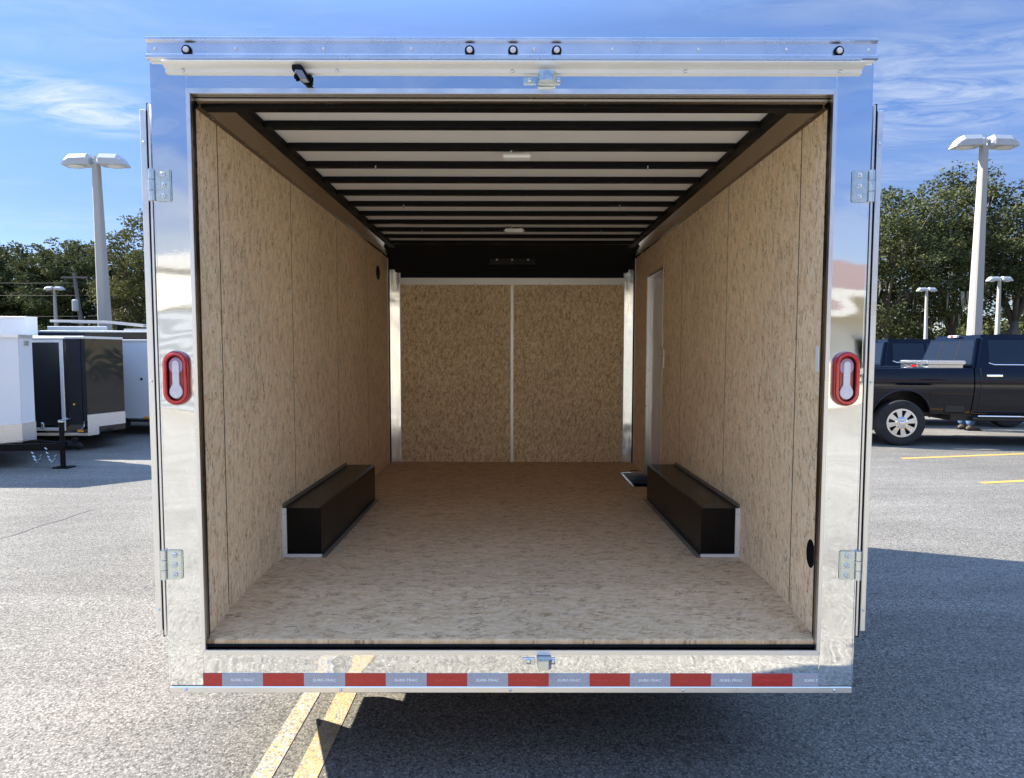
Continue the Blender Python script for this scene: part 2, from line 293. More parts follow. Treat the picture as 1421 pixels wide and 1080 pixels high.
# ------------------------------------------------------------------ mesh helpers
def wloc(o):
    v = Vector((0, 0, 0))
    while o is not None: v += Vector(o.location); o = o.parent
    return v
class MB:
    """collects shapes given in world coordinates and links them as ONE mesh"""
    def __init__(s): s.bm = bmesh.new()
    def box(s, x0, x1, y0, y1, z0, z1, bev=0., seg=1):
        t = bmesh.new(); bmesh.ops.create_cube(t, size=1)
        for v in t.verts: v.co = Vector(((x0+x1)/2+v.co.x*(x1-x0), (y0+y1)/2+v.co.y*(y1-y0), (z0+z1)/2+v.co.z*(z1-z0)))
        if bev: bmesh.ops.bevel(t, geom=t.edges[:], offset=bev, segments=seg, affect='EDGES')
        return s.merge(t)
    def merge(s, t):
        mm = {}
        for v in t.verts: mm[v] = s.bm.verts.new(v.co)
        for f in t.faces:
            try: s.bm.faces.new([mm[v] for v in f.verts])
            except ValueError: pass
        t.free(); return s
    def prism(s, pts, a, b, axis='x', bev=0.):
        """polygon pts extruded along axis from a to b. pts are (y,z) for x, (x,z) for y, (x,y) for z"""
        t = bmesh.new()
        P = {'x': lambda p, h: (h, p[0], p[1]), 'y': lambda p, h: (p[0], h, p[1]), 'z': lambda p, h: (p[0], p[1], h)}[axis]
        lo = [t.verts.new(P(p, a)) for p in pts]; hi = [t.verts.new(P(p, b)) for p in pts]
        n = len(pts); t.faces.new(lo[::-1]); t.faces.new(hi)
        for i in range(n): t.faces.new((lo[i], lo[(i+1) % n], hi[(i+1) % n], hi[i]))
        bmesh.ops.recalc_face_normals(t, faces=t.faces[:])
        if bev: bmesh.ops.bevel(t, geom=t.edges[:], offset=bev, segments=2, affect='EDGES')
        return s.merge(t)
    def quad(s, *p):
        s.bm.faces.new([s.bm.verts.new(q) for q in p]); return s
    def tube(s, pts, r, seg=8, cap=True):
        pts = [Vector(p) for p in pts]; rs = r if isinstance(r, (list, tuple)) else [r]*len(pts); rings = []
        for i, p in enumerate(pts):
            d = (pts[min(i+1, len(pts)-1)]-pts[max(i-1, 0)]).normalized()
            u = d.cross(Vector((0, 0, 1)) if abs(d.z) < .95 else Vector((1, 0, 0))).normalized(); w = d.cross(u)
            rings.append([s.bm.verts.new(p+(u*math.cos(6.28319*k/seg)+w*math.sin(6.28319*k/seg))*rs[i]) for k in range(seg)])
        for a, b in zip(rings, rings[1:]):
            for k in range(seg): s.bm.faces.new((a[k], a[(k+1) % seg], b[(k+1) % seg], b[k]))
        if cap: s.bm.faces.new(rings[0][::-1]); s.bm.faces.new(rings[-1])
        return s
    def lathe(s, prof, c, axis='y', seg=24, closed=False):
        """prof: (radius, offset along axis)"""
        rings = []
        for r, h in prof:
            ring = []
            for k in range(seg):
                a, b = r*math.cos(2*math.pi*k/seg), r*math.sin(2*math.pi*k/seg)
                q = {'y': (a, h, b), 'x': (h, a, b), 'z': (a, b, h)}[axis]; ring.append(s.bm.verts.new(Vector(c)+Vector(q)))
            rings.append(ring)
        prs = list(zip(rings, rings[1:])) + ([(rings[-1], rings[0])] if closed else [])
        for a, b in prs:
            for k in range(seg): s.bm.faces.new((a[k], a[(k+1) % seg], b[(k+1) % seg], b[k]))
        if not closed:
            s.bm.faces.new(rings[0][::-1]); s.bm.faces.new(rings[-1])
        return s
    def build(s, name, m, parent=None, smooth=False, recalc=True):
        if recalc: bmesh.ops.recalc_face_normals(s.bm, faces=s.bm.faces[:])
        off = wloc(parent) if parent else Vector((0, 0, 0))
        if parent:
            for v in s.bm.verts: v.co -= off
        me = bpy.data.meshes.new(name); s.bm.to_mesh(me); s.bm.free()
        if smooth:
            for p in me.polygons: p.use_smooth = True
            if smooth == 'auto': me.set_sharp_from_angle(angle=R(35))
        me.materials.append(m); o = bpy.data.objects.new(name, me); C.objects.link(o)
        if parent: o.parent = parent
        return o
def tag(o, label=None, cat=None, group=None, kind=None):
    for k, v in (('label', label), ('category', cat), ('group', group), ('kind', kind)):
        if v: o[k] = v
    return o
def thing(name, loc, label, cat, group=None):
    o = bpy.data.objects.new(name, None); C.objects.link(o); o.location = loc; o.empty_display_size = .2
    return tag(o, label, cat, group)
def copy_tree(o, parent=None):
    c = o.copy(); C.objects.link(c); c.parent = parent
    for ch in list(o.children): copy_tree(ch, c)
    return c
def text_mesh(name, txt, w, h, cx, y, cz, m, parent, shear=.22):
    cu = bpy.data.curves.new(name, 'FONT'); cu.body = txt; cu.align_x = 'CENTER'; cu.align_y = 'CENTER'; cu.shear = shear; cu.offset = .012; cu.size = 1
    o = bpy.data.objects.new(name, cu); C.objects.link(o); dg = bpy.context.evaluated_depsgraph_get(); dg.update()
    me = bpy.data.meshes.new_from_object(o.evaluated_get(dg)); bpy.data.objects.remove(o); bpy.data.curves.remove(cu)
    xs = [v.co.x for v in me.vertices]; ys = [v.co.y for v in me.vertices]; x0, x1, y0, y1 = min(xs), max(xs), min(ys), max(ys)
    off = wloc(parent)
    for v in me.vertices:
        v.co = Vector((cx+(v.co.x-(x0+x1)/2)/(x1-x0)*w, y, cz+(v.co.y-(y0+y1)/2)/(y1-y0)*h))-off
    me.materials.clear(); me.materials.append(m); me.name = name
    ob = bpy.data.objects.new(name, me); C.objects.link(ob); ob.parent = parent; return ob

# ------------------------------------------------------------------ ground
g = MB(); g.quad((-260, -120, 0), (260, -120, 0), (260, 420, 0), (-260, 420, 0)); tag(g.build('ground', M['asphalt']), kind='structure')
g = MB(); g.quad((-200, 43, .004), (200, 43, .004), (200, 400, .004), (-200, 400, .004)); tag(g.build('grass_ground', M['grass']), kind='structure')
g = MB(); g.quad((-60, -14.2, .0012), (60, -14.2, .0012), (60, 1.75, .0012), (-60, 1.75, .0012)); tag(g.build('bounce_apron', M['bounce_paving']), kind='structure')  # paler ground behind the camera, mirrored in the posts, added to bounce light inside
def stripe(name, pts, w, m, z=.0030):
    g = MB(); pts = [Vector((p[0], p[1], z)) for p in pts]
    for a, b in zip(pts, pts[1:]):
        d = (b-a).normalized(); n = Vector((-d.y, d.x, 0))*w/2; g.quad(a-n, b-n, b+n, a+n)
    return tag(g.build(name, m), kind='structure')
stripe('parking_line', [(-1.020, -5), (-1.004, 2.0), (-.998, 4.4)], .085, M['paint_faded'])
stripe('parking_line', [(-.836, -5), (-.828, 2.0), (-.822, 4.4)], .098, M['paint'])
a, b = onZ(1252, 636.5), onZ(1421, 630); stripe('parking_line', [a[:2], (a+(b-a)*3)[:2]], .085, M['paint_far'])
a, b = onZ(1362, 670.5), onZ(1421, 667.5); stripe('parking_line', [a[:2], (a+(b-a)*5)[:2]], .085, M['paint_far'])
rng = random.Random(4)
pts = []
for i in range(13):
    p = onZ(-30+i*13.5, 757-i*4.0-(i/12.)**2*3); pts.append((p.x+rng.uniform(-.02, .02), p.y+rng.uniform(-.025, .025)))
stripe('pavement_crack', pts, .013, M['crack'], .003)

# ------------------------------------------------------------------ the open cargo trailer
D = 2.202; HW = 1.285; WI = 1.163; ZF = .668; ZC = 2.638; YB = 5.75
T = thing('cargo_trailer', (0, D, 0), 'big enclosed trailer in the middle, rear doors open on its empty strand board interior', 'trailer')
# polished rear cladding
for s in (-1, 1):
    MB().box(*sorted((s*1.1575, s*HW)), D, D+.06, .4515, 2.74, .003).build('frame_post', M['polish'], T)
MB().box(-1.1565, 1.1565, D+.0015, D+.06, 2.628, 2.74).build('header_panel', M['polish'], T)
MB().box(-1.1565, 1.1565, D+.0015, D+.06, .4515, .592).build('sill_panel', M['polish'], T)
MB().box(-HW, HW, D-.004, D+.06, .427, .4505, .002).build('bottom_strip', M['alu'], T)
# mitred trim round the opening
o_, i_ = (1.161, .573, 2.645), (1.1462, .592, 2.6265); g = MB()
O = [(-o_[0], o_[1]), (o_[0], o_[1]), (o_[0], o_[2]), (-o_[0], o_[2])]; I = [(-i_[0], i_[1]), (i_[0], i_[1]), (i_[0], i_[2]), (-i_[0], i_[2])]
for k in range(4):
    a, b, c, d = O[k], O[(k+1) % 4], I[(k+1) % 4], I[k]; e = .0004
    mx = Vector(((a[0]+b[0])/2, (a[1]+b[1])/2)); q = [Vector(p)+(mx-Vector(p)).normalized()*e for p in (a, b, c, d)]
    g.prism([tuple(p) for p in q], D-.005, D+.012, 'y', .0012)
g.build('opening_trim', M['alu'], T)
# slanted jamb: a bare metal lip, then a black door seal
def ring(y0, r0, y1, r1, name, m):
    g = MB(); A = [(-r0[0], r0[1]), (r0[0], r0[1]), (r0[0], r0[2]), (-r0[0], r0[2])]; B = [(-r1[0], r1[1]), (r1[0], r1[1]), (r1[0], r1[2]), (-r1[0], r1[2])]
    for k in range(4):
        a, b, c, d = A[k], A[(k+1) % 4], B[(k+1) % 4], B[k]; g.quad((a[0], y0, a[1]), (b[0], y0, b[1]), (c[0], y1, c[1]), (d[0], y1, d[1]))
    return g.build(name, m, T)
ring(D+.012, (1.1465, .592, 2.626), D+.026, (1.1475, .594, 2.625), 'jamb', M['cove'])
ring(D+.026, (1.1475, .594, 2.625), D+.064, (1.1605, .600, 2.622), 'door_seal', M['rubber'])
MB().box(-1.150, 1.150, D+.0125, D+.0215, .5945, .6045, .002).build('threshold_seal', M['rubber'], T)
# roof cap: an extrusion with a rounded bead at each edge
g = MB(); yc = D-.012
prof = [(yc-.006, 2.738), (yc-.012, 2.742), (yc-.012, 2.752), (yc-.004, 2.757), (yc, 2.760), (yc, 2.797), (yc-.005, 2.800), (yc-.011, 2.804), (yc-.011, 2.812), (yc-.004, 2.816), (yc+.11, 2.818), (yc+.11, 2.738)]
g.prism(prof, -1.289, 1.289, 'x'); cap = g.build('roof_cap', M['alu_cap'], T)
g = MB(); prof = [(D-.036, 2.7275), (D-.040, 2.7235), (D-.030, 2.714), (D-.012, 2.708), (D-.011, 2.696), (D-.004, 2.694), (D+.002, 2.694), (D+.002, 2.7275)]
g.prism(prof, -1.226, 1.240, 'x'); g.build('drip_rail', M['white_alu'], T, 'auto')
# fasteners share one mesh
riv = MB(); riv.lathe([(.0062, 0), (.0058, -.002), (.0042, -.0042), (.0015, -.0052)], (0, D, 0), 'y', 12)
riv0 = riv.build('rivet', M['bolt'], T, True); riv_me = riv0.data
def rivet(x, y, z, rot=None, first=[True], sc=1.):
    if first[0]: o = riv0; first[0] = False
    else: o = bpy.data.objects.new('rivet', riv_me); C.objects.link(o); o.parent = T
    o.location = (x, y-D, z)
    if rot: o.rotation_euler = rot
    o.scale = (sc,)*3
for u in (215, 327, 449, 571, 741, 850, 969, 1091, 1205): p = onY(u, 70+u*.003, yc); rivet(p.x, yc, 2.777)
for u in (254, 468, 711, 951, 1166): p = onY(u, 98, D-.012); rivet(p.x, D-.012, 2.7015)
for u in (258, 473, 708, 948, 1158): p = onY(u, 956, D-.004); rivet(p.x, D-.004, .439)
for s in (-1, 1):
    for z in (.66, 1.05, 1.55, 2.05, 2.56): rivet(s*1.151, D-.005+.012, z, None, sc=.5)
# five clearance lamps in the roof cap
for x in (-1.147, -.149, .004, .158, 1.154):
    c = MB().lathe([(.0175, 0), (.0172, -.006), (.0145, -.009), (.0105, -.007)], (x, yc, 2.7705), 'y', 24).build('clearance_light', M['rubber'], T, True)
    MB().lathe([(.0112, -.005), (.0104, -.011), (.0065, -.0145), (.002, -.0155)], (x, yc, 2.7705), 'y', 20).build('lens', M['clear_lens'], c, True)
# loading lamp under the drip rail
xl = -.742
ll = MB().box(xl-.036, xl-.020, D-.010, D, 2.674, 2.694, .003).box(xl+.016, xl+.038, D-.010, D, 2.668, 2.692, .004).prism([(xl-.030, 2.714), (xl+.008, 2.714), (xl+.022, 2.690), (xl+.026, 2.676), (xl-.012, 2.676), (xl-.030, 2.692)], D-.050, D, 'y', .003).build('loading_lamp', M['rubber'], T)
MB().prism([(xl-.018, 2.691), (xl+.014, 2.688), (xl+.034, 2.652), (xl+.006, 2.652)], D-.056, D-.018, 'y', .003).build('lamp_shroud', M['cove'], ll)
MB().box(xl-.016, xl+.012, D-.0525, D-.050, 2.679, 2.689, .001).build('lens', M['clear_lens'], ll)
ll.scale = (.85,)*3; ll.location = Vector((xl, -.02, 2.684))*.15
# door bar keepers at top and bottom
def keeper(xa, xb, xc, xd, z, up):
    k = MB().box(xa, xb, D-.004, D+.002, z-.012, z+.012, .001).box(xc+.014, xd, D-.004, D+.002, z-.012, z+.012, .001)
    k.prism([(xb+.006, D-.002), (xb+.010, D-.046), (xc+.004, D-.046), (xc+.016, D-.030), (xc+.016, D+.001)], z-.017 if up else z-.014, z+.019 if up else z+.022, 'z', .002)
    o = k.build('latch_keeper', M['zinc'], T)
    for x in ((xa+xb)/2, (xc+.014+xd)/2):
        MB().lathe([(.0095, -.003), (.009, -.008), (.006, -.011), (.003, -.0115)], (x, D, z), 'y', 16).build('bolt', M['bolt'], o, True)
keeper(.042, .086, .140, .173, 2.673, True); keeper(.042, .090, .134, .166, .549, False)
# four strap hinges
for s in (-1, 1):
    for z0, z1 in ((2.248, 2.362), (.862, .974)):
        g = MB().box(*sorted((s*1.222, s*1.279)), D-.006, D+.001, z0, z1, .004, 2); h = g.build('hinge', M['zinc'], T)
        kn = MB(); dz = (z1-z0)/3
        for k in range(3): kn.tube([(s*1.291, D-.004, z0+.001+k*dz), (s*1.291, D-.004, z0-.001+(k+1)*dz)], .0115 if k != 1 else .0122, 14)
        kn.build('knuckle', M['zinc'], h, 'auto')
        for k in range(3):
            MB().lathe([(.0095, -.005), (.009, -.010), (.0055, -.012), (.0045, -.0085)], (s*1.249, D, z0+(k+.5)*dz), 'y', 18).build('bolt', M['bolt'], h, True)
# oval tail lights
def stadium(cx, cz, w, h, n=14):
    r = w/2; out = []
    for k in range(n+1): a = math.pi*k/n; out.append((cx+r*math.cos(a), cz+h/2-r+r*math.sin(a)))
    for k in range(n+1): a = math.pi+math.pi*k/n; out.append((cx+r*math.cos(a), cz-h/2+r+r*math.sin(a)))
    return out
def stad_ring(mb, cx, cz, prof):
    rings = []
    for w, h, y in prof: rings.append([mb.bm.verts.new((p[0], y, p[1])) for p in stadium(cx, cz, w, h)])
    n = len(rings[0])
    for a, b in zip(rings, rings[1:]):
        for k in range(n): mb.bm.faces.new((a[k], a[(k+1) % n], b[(k+1) % n], b[k]))
    return mb
for s in (-1, 1):
    cx, cz = s*1.2215, 1.613
    L = stad_ring(MB(), cx, cz, [(.098, .201, D+.001), (.097, .200, D-.010), (.092, .195, D-.0155), (.086, .189, D-.0155), (.084, .187, D-.012)]).build('tail_light', M['rubber'] if 0 else M['red_lens_deep'], T, 'auto')
    stad_ring(MB(), cx, cz, [(.0845, .188, D-.011), (.083, .186, D-.019), (.078, .181, D-.021), (.064, .167, D-.021), (.060, .163, D-.017), (.060, .163, D-.006)]).build('red_ring', M['red_lens'], L, 'auto')
    stad_ring(MB(), cx, cz, [(.0605, .1635, D-.0145), (.0575, .1605, D-.0165), (.054, .157, D-.0155), (.0535, .1565, D-.008)]).build('gasket', M['rubber'], L, 'auto')
    MB().prism(stadium(cx, cz, .0545, .1575), D-.009, D, 'y').build('reflector', M['red_lens_deep'], L)
    MB().prism(stadium(cx, cz+.045, .050, .056), D-.0105, D-.009, 'y').build('mauve_cap', mat('mauve_lens', (.36, .22, .36), .15, coat=.8) if s < 0 else bpy.data.materials['mauve_lens'], L)
    bulb = [(cx+.0125*math.cos(math.pi*k/10), cz+.052+.0125*math.sin(math.pi*k/10)) for k in range(11)] + [(cx-.0125, cz-.022)]
    bulb += [(cx+.0245*math.cos(R(145)+R(250)*k/18), cz-.0495+.0245*math.sin(R(145)+R(250)*k/18)) for k in range(19)] + [(cx+.0125, cz-.022)]
    MB().prism(bulb, D-.0145, D-.009, 'y', .0012).build('clear_lamp', M['clear_lens'], L)
# conspicuity tape
edges = [283, 308.5, 365, 422, 479, 535.5, 592, 648.5, 705, 761.5, 818, 874, 930, 986.5, 1043, 1099.5, 1135.5]
xs = [onY(u, 944, D).x for u in edges]; ZT = (.4755); HT = .0485
for k, (a, b) in enumerate(zip(xs, xs[1:])):
    red = k % 2 == 0
    seg = MB().box(a, b, D-.0012, D+.0025, ZT-HT/2, ZT+HT/2).build('reflective_tape', M['tape_red' if red else 'tape_silver'], T)
    ink = M['ink_red' if red else 'ink_white']; full = .0885; hh = .0105
    if k == 0: text_mesh('lettering', 'TRAC', full*.42, hh, a+full*.24, D-.0018, ZT, ink, seg)
    elif k == len(xs)-2: text_mesh('lettering', 'SURE-T', full*.60, hh, b-full*.31, D-.0018, ZT, ink, seg)
    else: text_mesh('lettering', 'SURE-TRAC', full, hh, (a+b)/2, D-.0018, ZT, ink, seg)
# doors folded back along the sides
for s in (-1, 1):
    yd = 2.238; xa, xb = (1.330, 1.352) if s < 0 else (1.331, 1.351)
    d = MB().box(*sorted((s*xa, s*xb)), yd, yd+1.13, .648, 2.588, .002).build('rear_door', M['alu'], T)
    MB().box(*sorted((s*1.322, s*(xa-.001))), yd+.004, yd+1.13, .622, 2.612, .001).build('door_gasket', M['rubber'], d)
    MB().box(*sorted((s*1.3135, s*1.3215)), yd-.002, yd+1.12, .630, 2.606, .001).build('door_edge_trim', M['alu'], d)
    MB().box(*sorted((s*(xb+.0005), s*(xb+.004))), yd+.03, yd+1.10, .68, 2.55).build('door_skin', M['osb_side'], d)
    for z in (.73, 1.60, 2.47): rivet(s*(xa+.009), yd-.0005, z, sc=.8)
    MB().box(*sorted((s*1.2855, s*1.291)), D+.004, D+.06, .452, 2.737, .001).build('corner_return', M['polish'], T)
# outer shell
for s in (-1, 1):
    MB().prism([(D+.06, .427), (3.09, .427), (3.09, .617), (5.80, .617), (5.80, 2.735), (D+.06, 2.735)], *sorted((s*1.185, s*1.280)), 'x').build('outer_wall', M['skin_white'], T)
nose_lo = [(-1.28, 5.801), (1.28, 5.801), (1.0, 5.98), (0, 6.05), (-1.0, 5.98)]
MB().prism(nose_lo, .617, 2.78, 'z').build('nose', M['skin_white'], T)
MB().box(-1.283, 1.283, D+.10, 5.80, 2.7355, 2.785).build('roof_skin', M['skin_white'], T)
MB().prism([(2.50, .427), (2.83, .427), (2.845, .285)], -1.279, -1.265, 'x').build('shadow_plate', M['black_steel'], T)  # unseen plate, added and shaped to cast the notch in the skirt's shadow
# running gear under the floor
for y in (3.42, 3.98):
    MB().tube([(-1.0, y, .32), (1.0, y, .32)], .035, 12).build('axle', M['black_steel'], T)
    for s in (-1, 1):
        w = MB().lathe([(.17, -.085), (.29, -.09), (.315, -.07), (.32, 0), (.315, .07), (.29, .09), (.17, .085)], (s*1.07, y, .32), 'x', 32, True).build('wheel', M['tyre'], T, 'auto')
        MB().lathe([(.17, -.04), (.16, .03), (.06, .045), (.03, .06)], (s*1.07, y, .32), 'x', 24).build('rim', M['white_panel'], w, 'auto')
for s in (-1, 1): MB().box(*sorted((s*.80, s*.88)), D+.07, 6.0, .47, .60).build('chassis_rail', M['black_steel'], T)
# floor in butted pieces, leaving the wheel boxes and the step well open
fl = MB(); Y0 = D+.022
def rear_strip(x0, x1, y1): fl.prism([(Y0, .570), (Y0, .617), (Y0+.006, .6215), (2.62, ZF), (y1, ZF), (y1, ZF-.05), (2.62, ZF-.05)], x0, x1, 'x')
rear_strip(-.967, .967, YB); rear_strip(-1.185, -.967, 3.016); fl.box(-1.185, -.967, 4.222, YB, ZF-.05, ZF)
rear_strip(.967, 1.185, 3.022); fl.box(.967, 1.185, 4.25, 4.66, ZF-.05, ZF).box(.967, 1.185, 5.19, YB, ZF-.05, ZF)
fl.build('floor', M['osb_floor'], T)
sw = MB(); x0, x1, y0, y1 = .9675, 1.1845, 4.6605, 5.1895
sw.quad((x0, y0, .42), (x1, y0, .42), (x1, y1, .42), (x0, y1, .42)).quad((x0, y0, .42), (x0, y1, .42), (x0, y1, ZF), (x0, y0, ZF)).quad((x1, y0, .42), (x1, y1, .42), (x1, y1, ZF), (x1, y0, ZF)).quad((x0, y0, .42), (x1, y0, .42), (x1, y0, ZF), (x0, y0, ZF)).quad((x0, y1, .42), (x1, y1, .42), (x1, y1, ZF), (x0, y1, ZF))
st = sw.build('step_well', M['black_steel'], T)
MB().box(.945, .966, 4.655, 5.20, ZF+.0005, ZF+.006, .001).box(.945, 1.150, 5.191, 5.215, ZF+.0005, ZF+.006, .001).box(x0+.004, x1-.01, 5.165, 5.1885, ZF-.085, ZF-.002, .001).build('step_edging', M['alu'], st)
MB().box(1.06, 1.12, 5.30, 5.318, ZF+.0005, ZF+.004).build('floor_slot', M['rubber'], T)
# side wall boards with a seam strip between each two
ZW = 2.612
def boards(s, ys, skip=None):
    for a, b in zip(ys, ys[1:]):
        g = MB(); xx = sorted((s*WI, s*1.184))
        if skip and a < skip[0] < b or skip and a < skip[1] < b:
            lo, hi = max(a, skip[0]), min(b, skip[1])
            if lo > a: g.box(*xx, a+.002, lo, ZF+.001, ZW)
            if hi < b: g.box(*xx, hi, b-.002, ZF+.001, ZW)
            g.box(*xx, lo if lo > a else a+.002, hi if hi < b else b-.002, skip[2], ZW)
        else: g.box(*xx, a+.002, b-.002, ZF-.07 if a < 2.5 else ZF+.001, ZW)
        g.build('wall_board', M['osb_side'], T)
    for y in ys[1:-1]:
        top = ZW; bot = ZF+.002
        if skip and skip[0] < y < skip[1]: bot = skip[2]
        MB().box(*sorted((s*(WI-.0005), s*(WI+.015))), y-.0025, y+.0025, bot, top).build('seam_strip', M['rubber'] if y < 3 else M['seam'], T)
boards(-1, [D+.062, 2.426, 3.214, 4.044, 4.878, 5.685]); boards(1, [D+.062, 2.463, 3.275, 4.139, 4.931, 5.685], (4.66, 5.19, 2.372))
for s in (-1, 1):
    MB().box(*sorted((s*(WI-.006), s*1.184)), 5.687, 5.695, ZF+.001, 2.60).build('wall_end_trim', M['white_alu'], T)
    MB().box(*sorted((s*(WI-.004), s*(WI-.0005))), 4.28, 4.64 if s > 0 else 5.68, ZF+.0005, ZF+.005).build('floor_bead', M['alu'], T)
    # cove between wall and ceiling
    g = MB(); g.prism([(s*(WI+.006), 2.604), (s*(WI-.004), 2.600), (s*(WI-.012), 2.612), (s*1.046, 2.640), (s*1.040, 2.646), (s*(WI+.006), 2.66)], D+.066, 5.74, 'y'); g.build('cove_trim', M['cove'], T)
    MB().box(*sorted((s*.995, s*1.045)), D+.10, 5.2, 2.612, 2.6375, .002).build('roof_rail', M['black_steel'], T)
    y = D+.18
    k = 0
    while y < 5.6:
        rivet(s*(WI-.0095), y, 2.6075, (R(-25), 0, R(-90*s)), sc=.62); y += (.07 if k % 3 == 2 else .27); k += 1
# ceiling
MB().box(-1.10, 1.10, D+.07, 5.72, 2.6385, 2.66).build('ceiling_sheet', M['white_panel'], T)
MB().box(-1.146, 1.146, D+.066, 2.318, 2.606, 2.6375, .003).build('header_beam', M['black_steel'], T)
MB().box(-1.150, 1.150, D+.028, D+.064, 2.6145, 2.6235, .001).build('header_lip', M['cove'], T)
for k in range(11):
    y = 2.471+k*.2535
    MB().box(-.9945, .9945, y, y+.040, 2.611, 2.638, .004).build('roof_bow', M['black_steel'], T)
# black lined radius over the front wall
g = MB(); n = 12
pr = [(5.10+.66*(math.sin(k/n*math.pi/2)), 2.425+.205*(math.cos(k/n*math.pi/2))) for k in range(n+1)]
g.prism([(5.10, 2.637)] + pr[1:] + [(5.775, 2.425), (5.775, 2.637)], -1.10, 1.10, 'x'); g.build('nose_lining', M['felt'], T, 'auto')
for s in (-1, 1): MB().box(*sorted((s*1.1005, s*1.184)), 5.696, 5.775, 2.5, 2.637).build('corner_lining', M['felt'], T)
# front wall
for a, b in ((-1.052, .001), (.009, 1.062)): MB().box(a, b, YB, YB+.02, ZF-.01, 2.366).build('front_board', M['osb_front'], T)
MB().box(-.009, .019, YB-.003, YB+.004, ZF, 2.361, .001).build('center_strip', M['white_alu'], T)
MB().box(-1.052, 1.062, YB-.006, YB+.004, 2.3615, 2.4245, .001).build('wall_header_trim', M['white_alu'], T)
for x in (-1.03, -.35, .36, 1.04): rivet(x, YB-.006, 2.372, sc=.8)
for x in (-.22, .235, -.018, .028):
    for z in (.70, 1.17, 1.62): rivet(x, YB-.0005, z, sc=.45)
for s, xo, xi in ((-1, 1.150, 1.053), (1, 1.150, 1.063)):
    g = MB(); g.prism([(s*xo, 5.728), (s*xi, YB-.004), (s*xi, YB+.02), (s*xo, YB+.02)], ZF+.001, 2.535, 'z'); g.build('corner_post', M['polish_int'], T)
    MB().box(*sorted((s*1.1505, s*1.185)), 5.6955, 5.775, ZF-.01, 2.50).build('corner_gap', M['black_steel'], T)
    MB().box(*sorted((s*(xi-.001), s*(xi+.007))), YB-.009, YB-.0045, ZF+.001, 2.535, .001).build('corner_bead', M['white_alu'], T)
# wiring box for the front marker lamps
wb = MB().box(-.205, .215, 5.55, 5.64, 2.535, 2.585, .006).build('lamp_wiring_box', M['tyre'], T)
for x in (-.135, .005, .15): MB().lathe([(.009, 0), (.007, -.006), (.003, -.008)], (x, 5.55, 2.565), 'y', 10).build('connector', M['white_plastic'], wb, True)
for a, b in ((-.09, -.03), (.07, .06), (.12, .02)): MB().tube([(a, 5.60, 2.536), (a+.02, 5.63, 2.50), ((a+b)/2, 5.68, 2.46), (b, 5.735, 2.43)], .003, 6).build('cable', M['rubber'], wb)
# wheel boxes with riveted flanges
for s, y0, y1, xi in ((-1, 3.016, 4.222, .967), (1, 3.022, 4.250, .9685)):
    zt = .921
    g = MB(); g.prism([(s*xi, ZF-.05), (s*xi, zt-.012), (s*(xi+.003), zt-.003), (s*(xi+.012), zt), (s*1.184, zt), (s*1.184, ZF-.05)], y0, y1, 'y'); w = g.build('wheel_box', M['black_box'], T)
    MB().box(*sorted((s*(xi-.026), s*(xi-.0005))), y0-.012, y1+.005, ZF+.0005, ZF+.0035).build('floor_flange', M['flange'], w)
    MB().box(*sorted((s*(WI-.004), s*(WI-.0006))), y0-.002, y1-.02, zt+.0005, zt+.022).build('wall_flange', M['flange'], w)
    MB().box(*sorted((s*(WI-.022), s*(WI-.0006))), y0-.006, y0-.0005, ZF+.018, zt).build('front_flange', M['white_alu'], w)
    MB().box(*sorted((s*(xi-.004), s*(WI-.0006))), y0-.008, y0-.0005, ZF+.001, ZF+.0165, .001).build('front_sill_flange', M['white_alu'], w)
    for k in range(4):
        y = y0+.10+k*.29
        rivet(s*(xi-.013), y, ZF+.0035, (R(-90), 0, 0), sc=.55); rivet(s*(WI-.004), y, zt+.018, (0, 0, R(-90*s)), sc=.55)
    for z in (ZF+.05, zt-.03): rivet(s*(WI-.013), y0-.006, z, sc=.5)
# side door seen from inside
sd = MB().box(1.186, 1.20, 4.665, 5.187, ZF-.20, 2.368).build('side_door', M['door_grey'], T)
g = MB(); fw = .016
g.box(1.158, 1.166, 4.644, 4.664, ZF, 2.388, .001).box(1.158, 1.1855, 5.172, 5.189, ZF-.02, 2.352, .001).box(1.158, 1.1855, 4.664, 5.189, 2.353, 2.371, .001); g.build('door_frame', M['alu'], sd)
MB().box(1.178, 1.1855, 4.69, 4.715, 1.30, 1.42, .002).build('door_latch', M['red_lens_deep'], sd)
MB().box(1.155, 1.1625, 4.580, 4.600, 1.60, 1.74, .002).build('light_switch', M['white_plastic'], T)
MB().box(1.158, 1.1625, 2.272, 2.297, 1.635, 1.735, .002).build('switch_plate', M['white_plastic'], T)
# cable holes through the boards
for s, y, z, a, b in ((-1, 5.286, 2.41, .075, .062), (1, 2.296, .93, .032, .056)):
    g = MB(); g.prism([(y+a*math.cos(6.2832*k/24), z+b*math.sin(6.2832*k/24)) for k in range(24)], *sorted((s*(WI-.0012), s*(WI+.003))), 'x'); g.build('cable_hole', M['rubber'], T)
# dome lamps with their loop of wire
for x, y, w in ((.022, 2.80, .070), (.018, 4.44, .075)):
    d = MB().box(x-w, x+w, y-.03, y+.03, 2.590, 2.612, .010, 2).build('dome_light', M['white_plastic'], T, 'auto')
    MB().tube([(x-.02, y-.03, 2.600), (x-.03, y-.05, 2.606), (x-.01, y-.06, 2.618), (x+.02, y-.06, 2.628), (x+.045, y-.045, 2.624), (x+.045, y-.03, 2.606)], .002, 6).build('lamp_wire', M['white_plastic'], d)
for y in (2.978, 3.74, 4.50):
    for s in (-1, 1): MB().box(s*.66-.003, s*.66+.003, y-.004, y-.001, 2.594, 2.615).build('hanger_clip', M['bolt'], T)

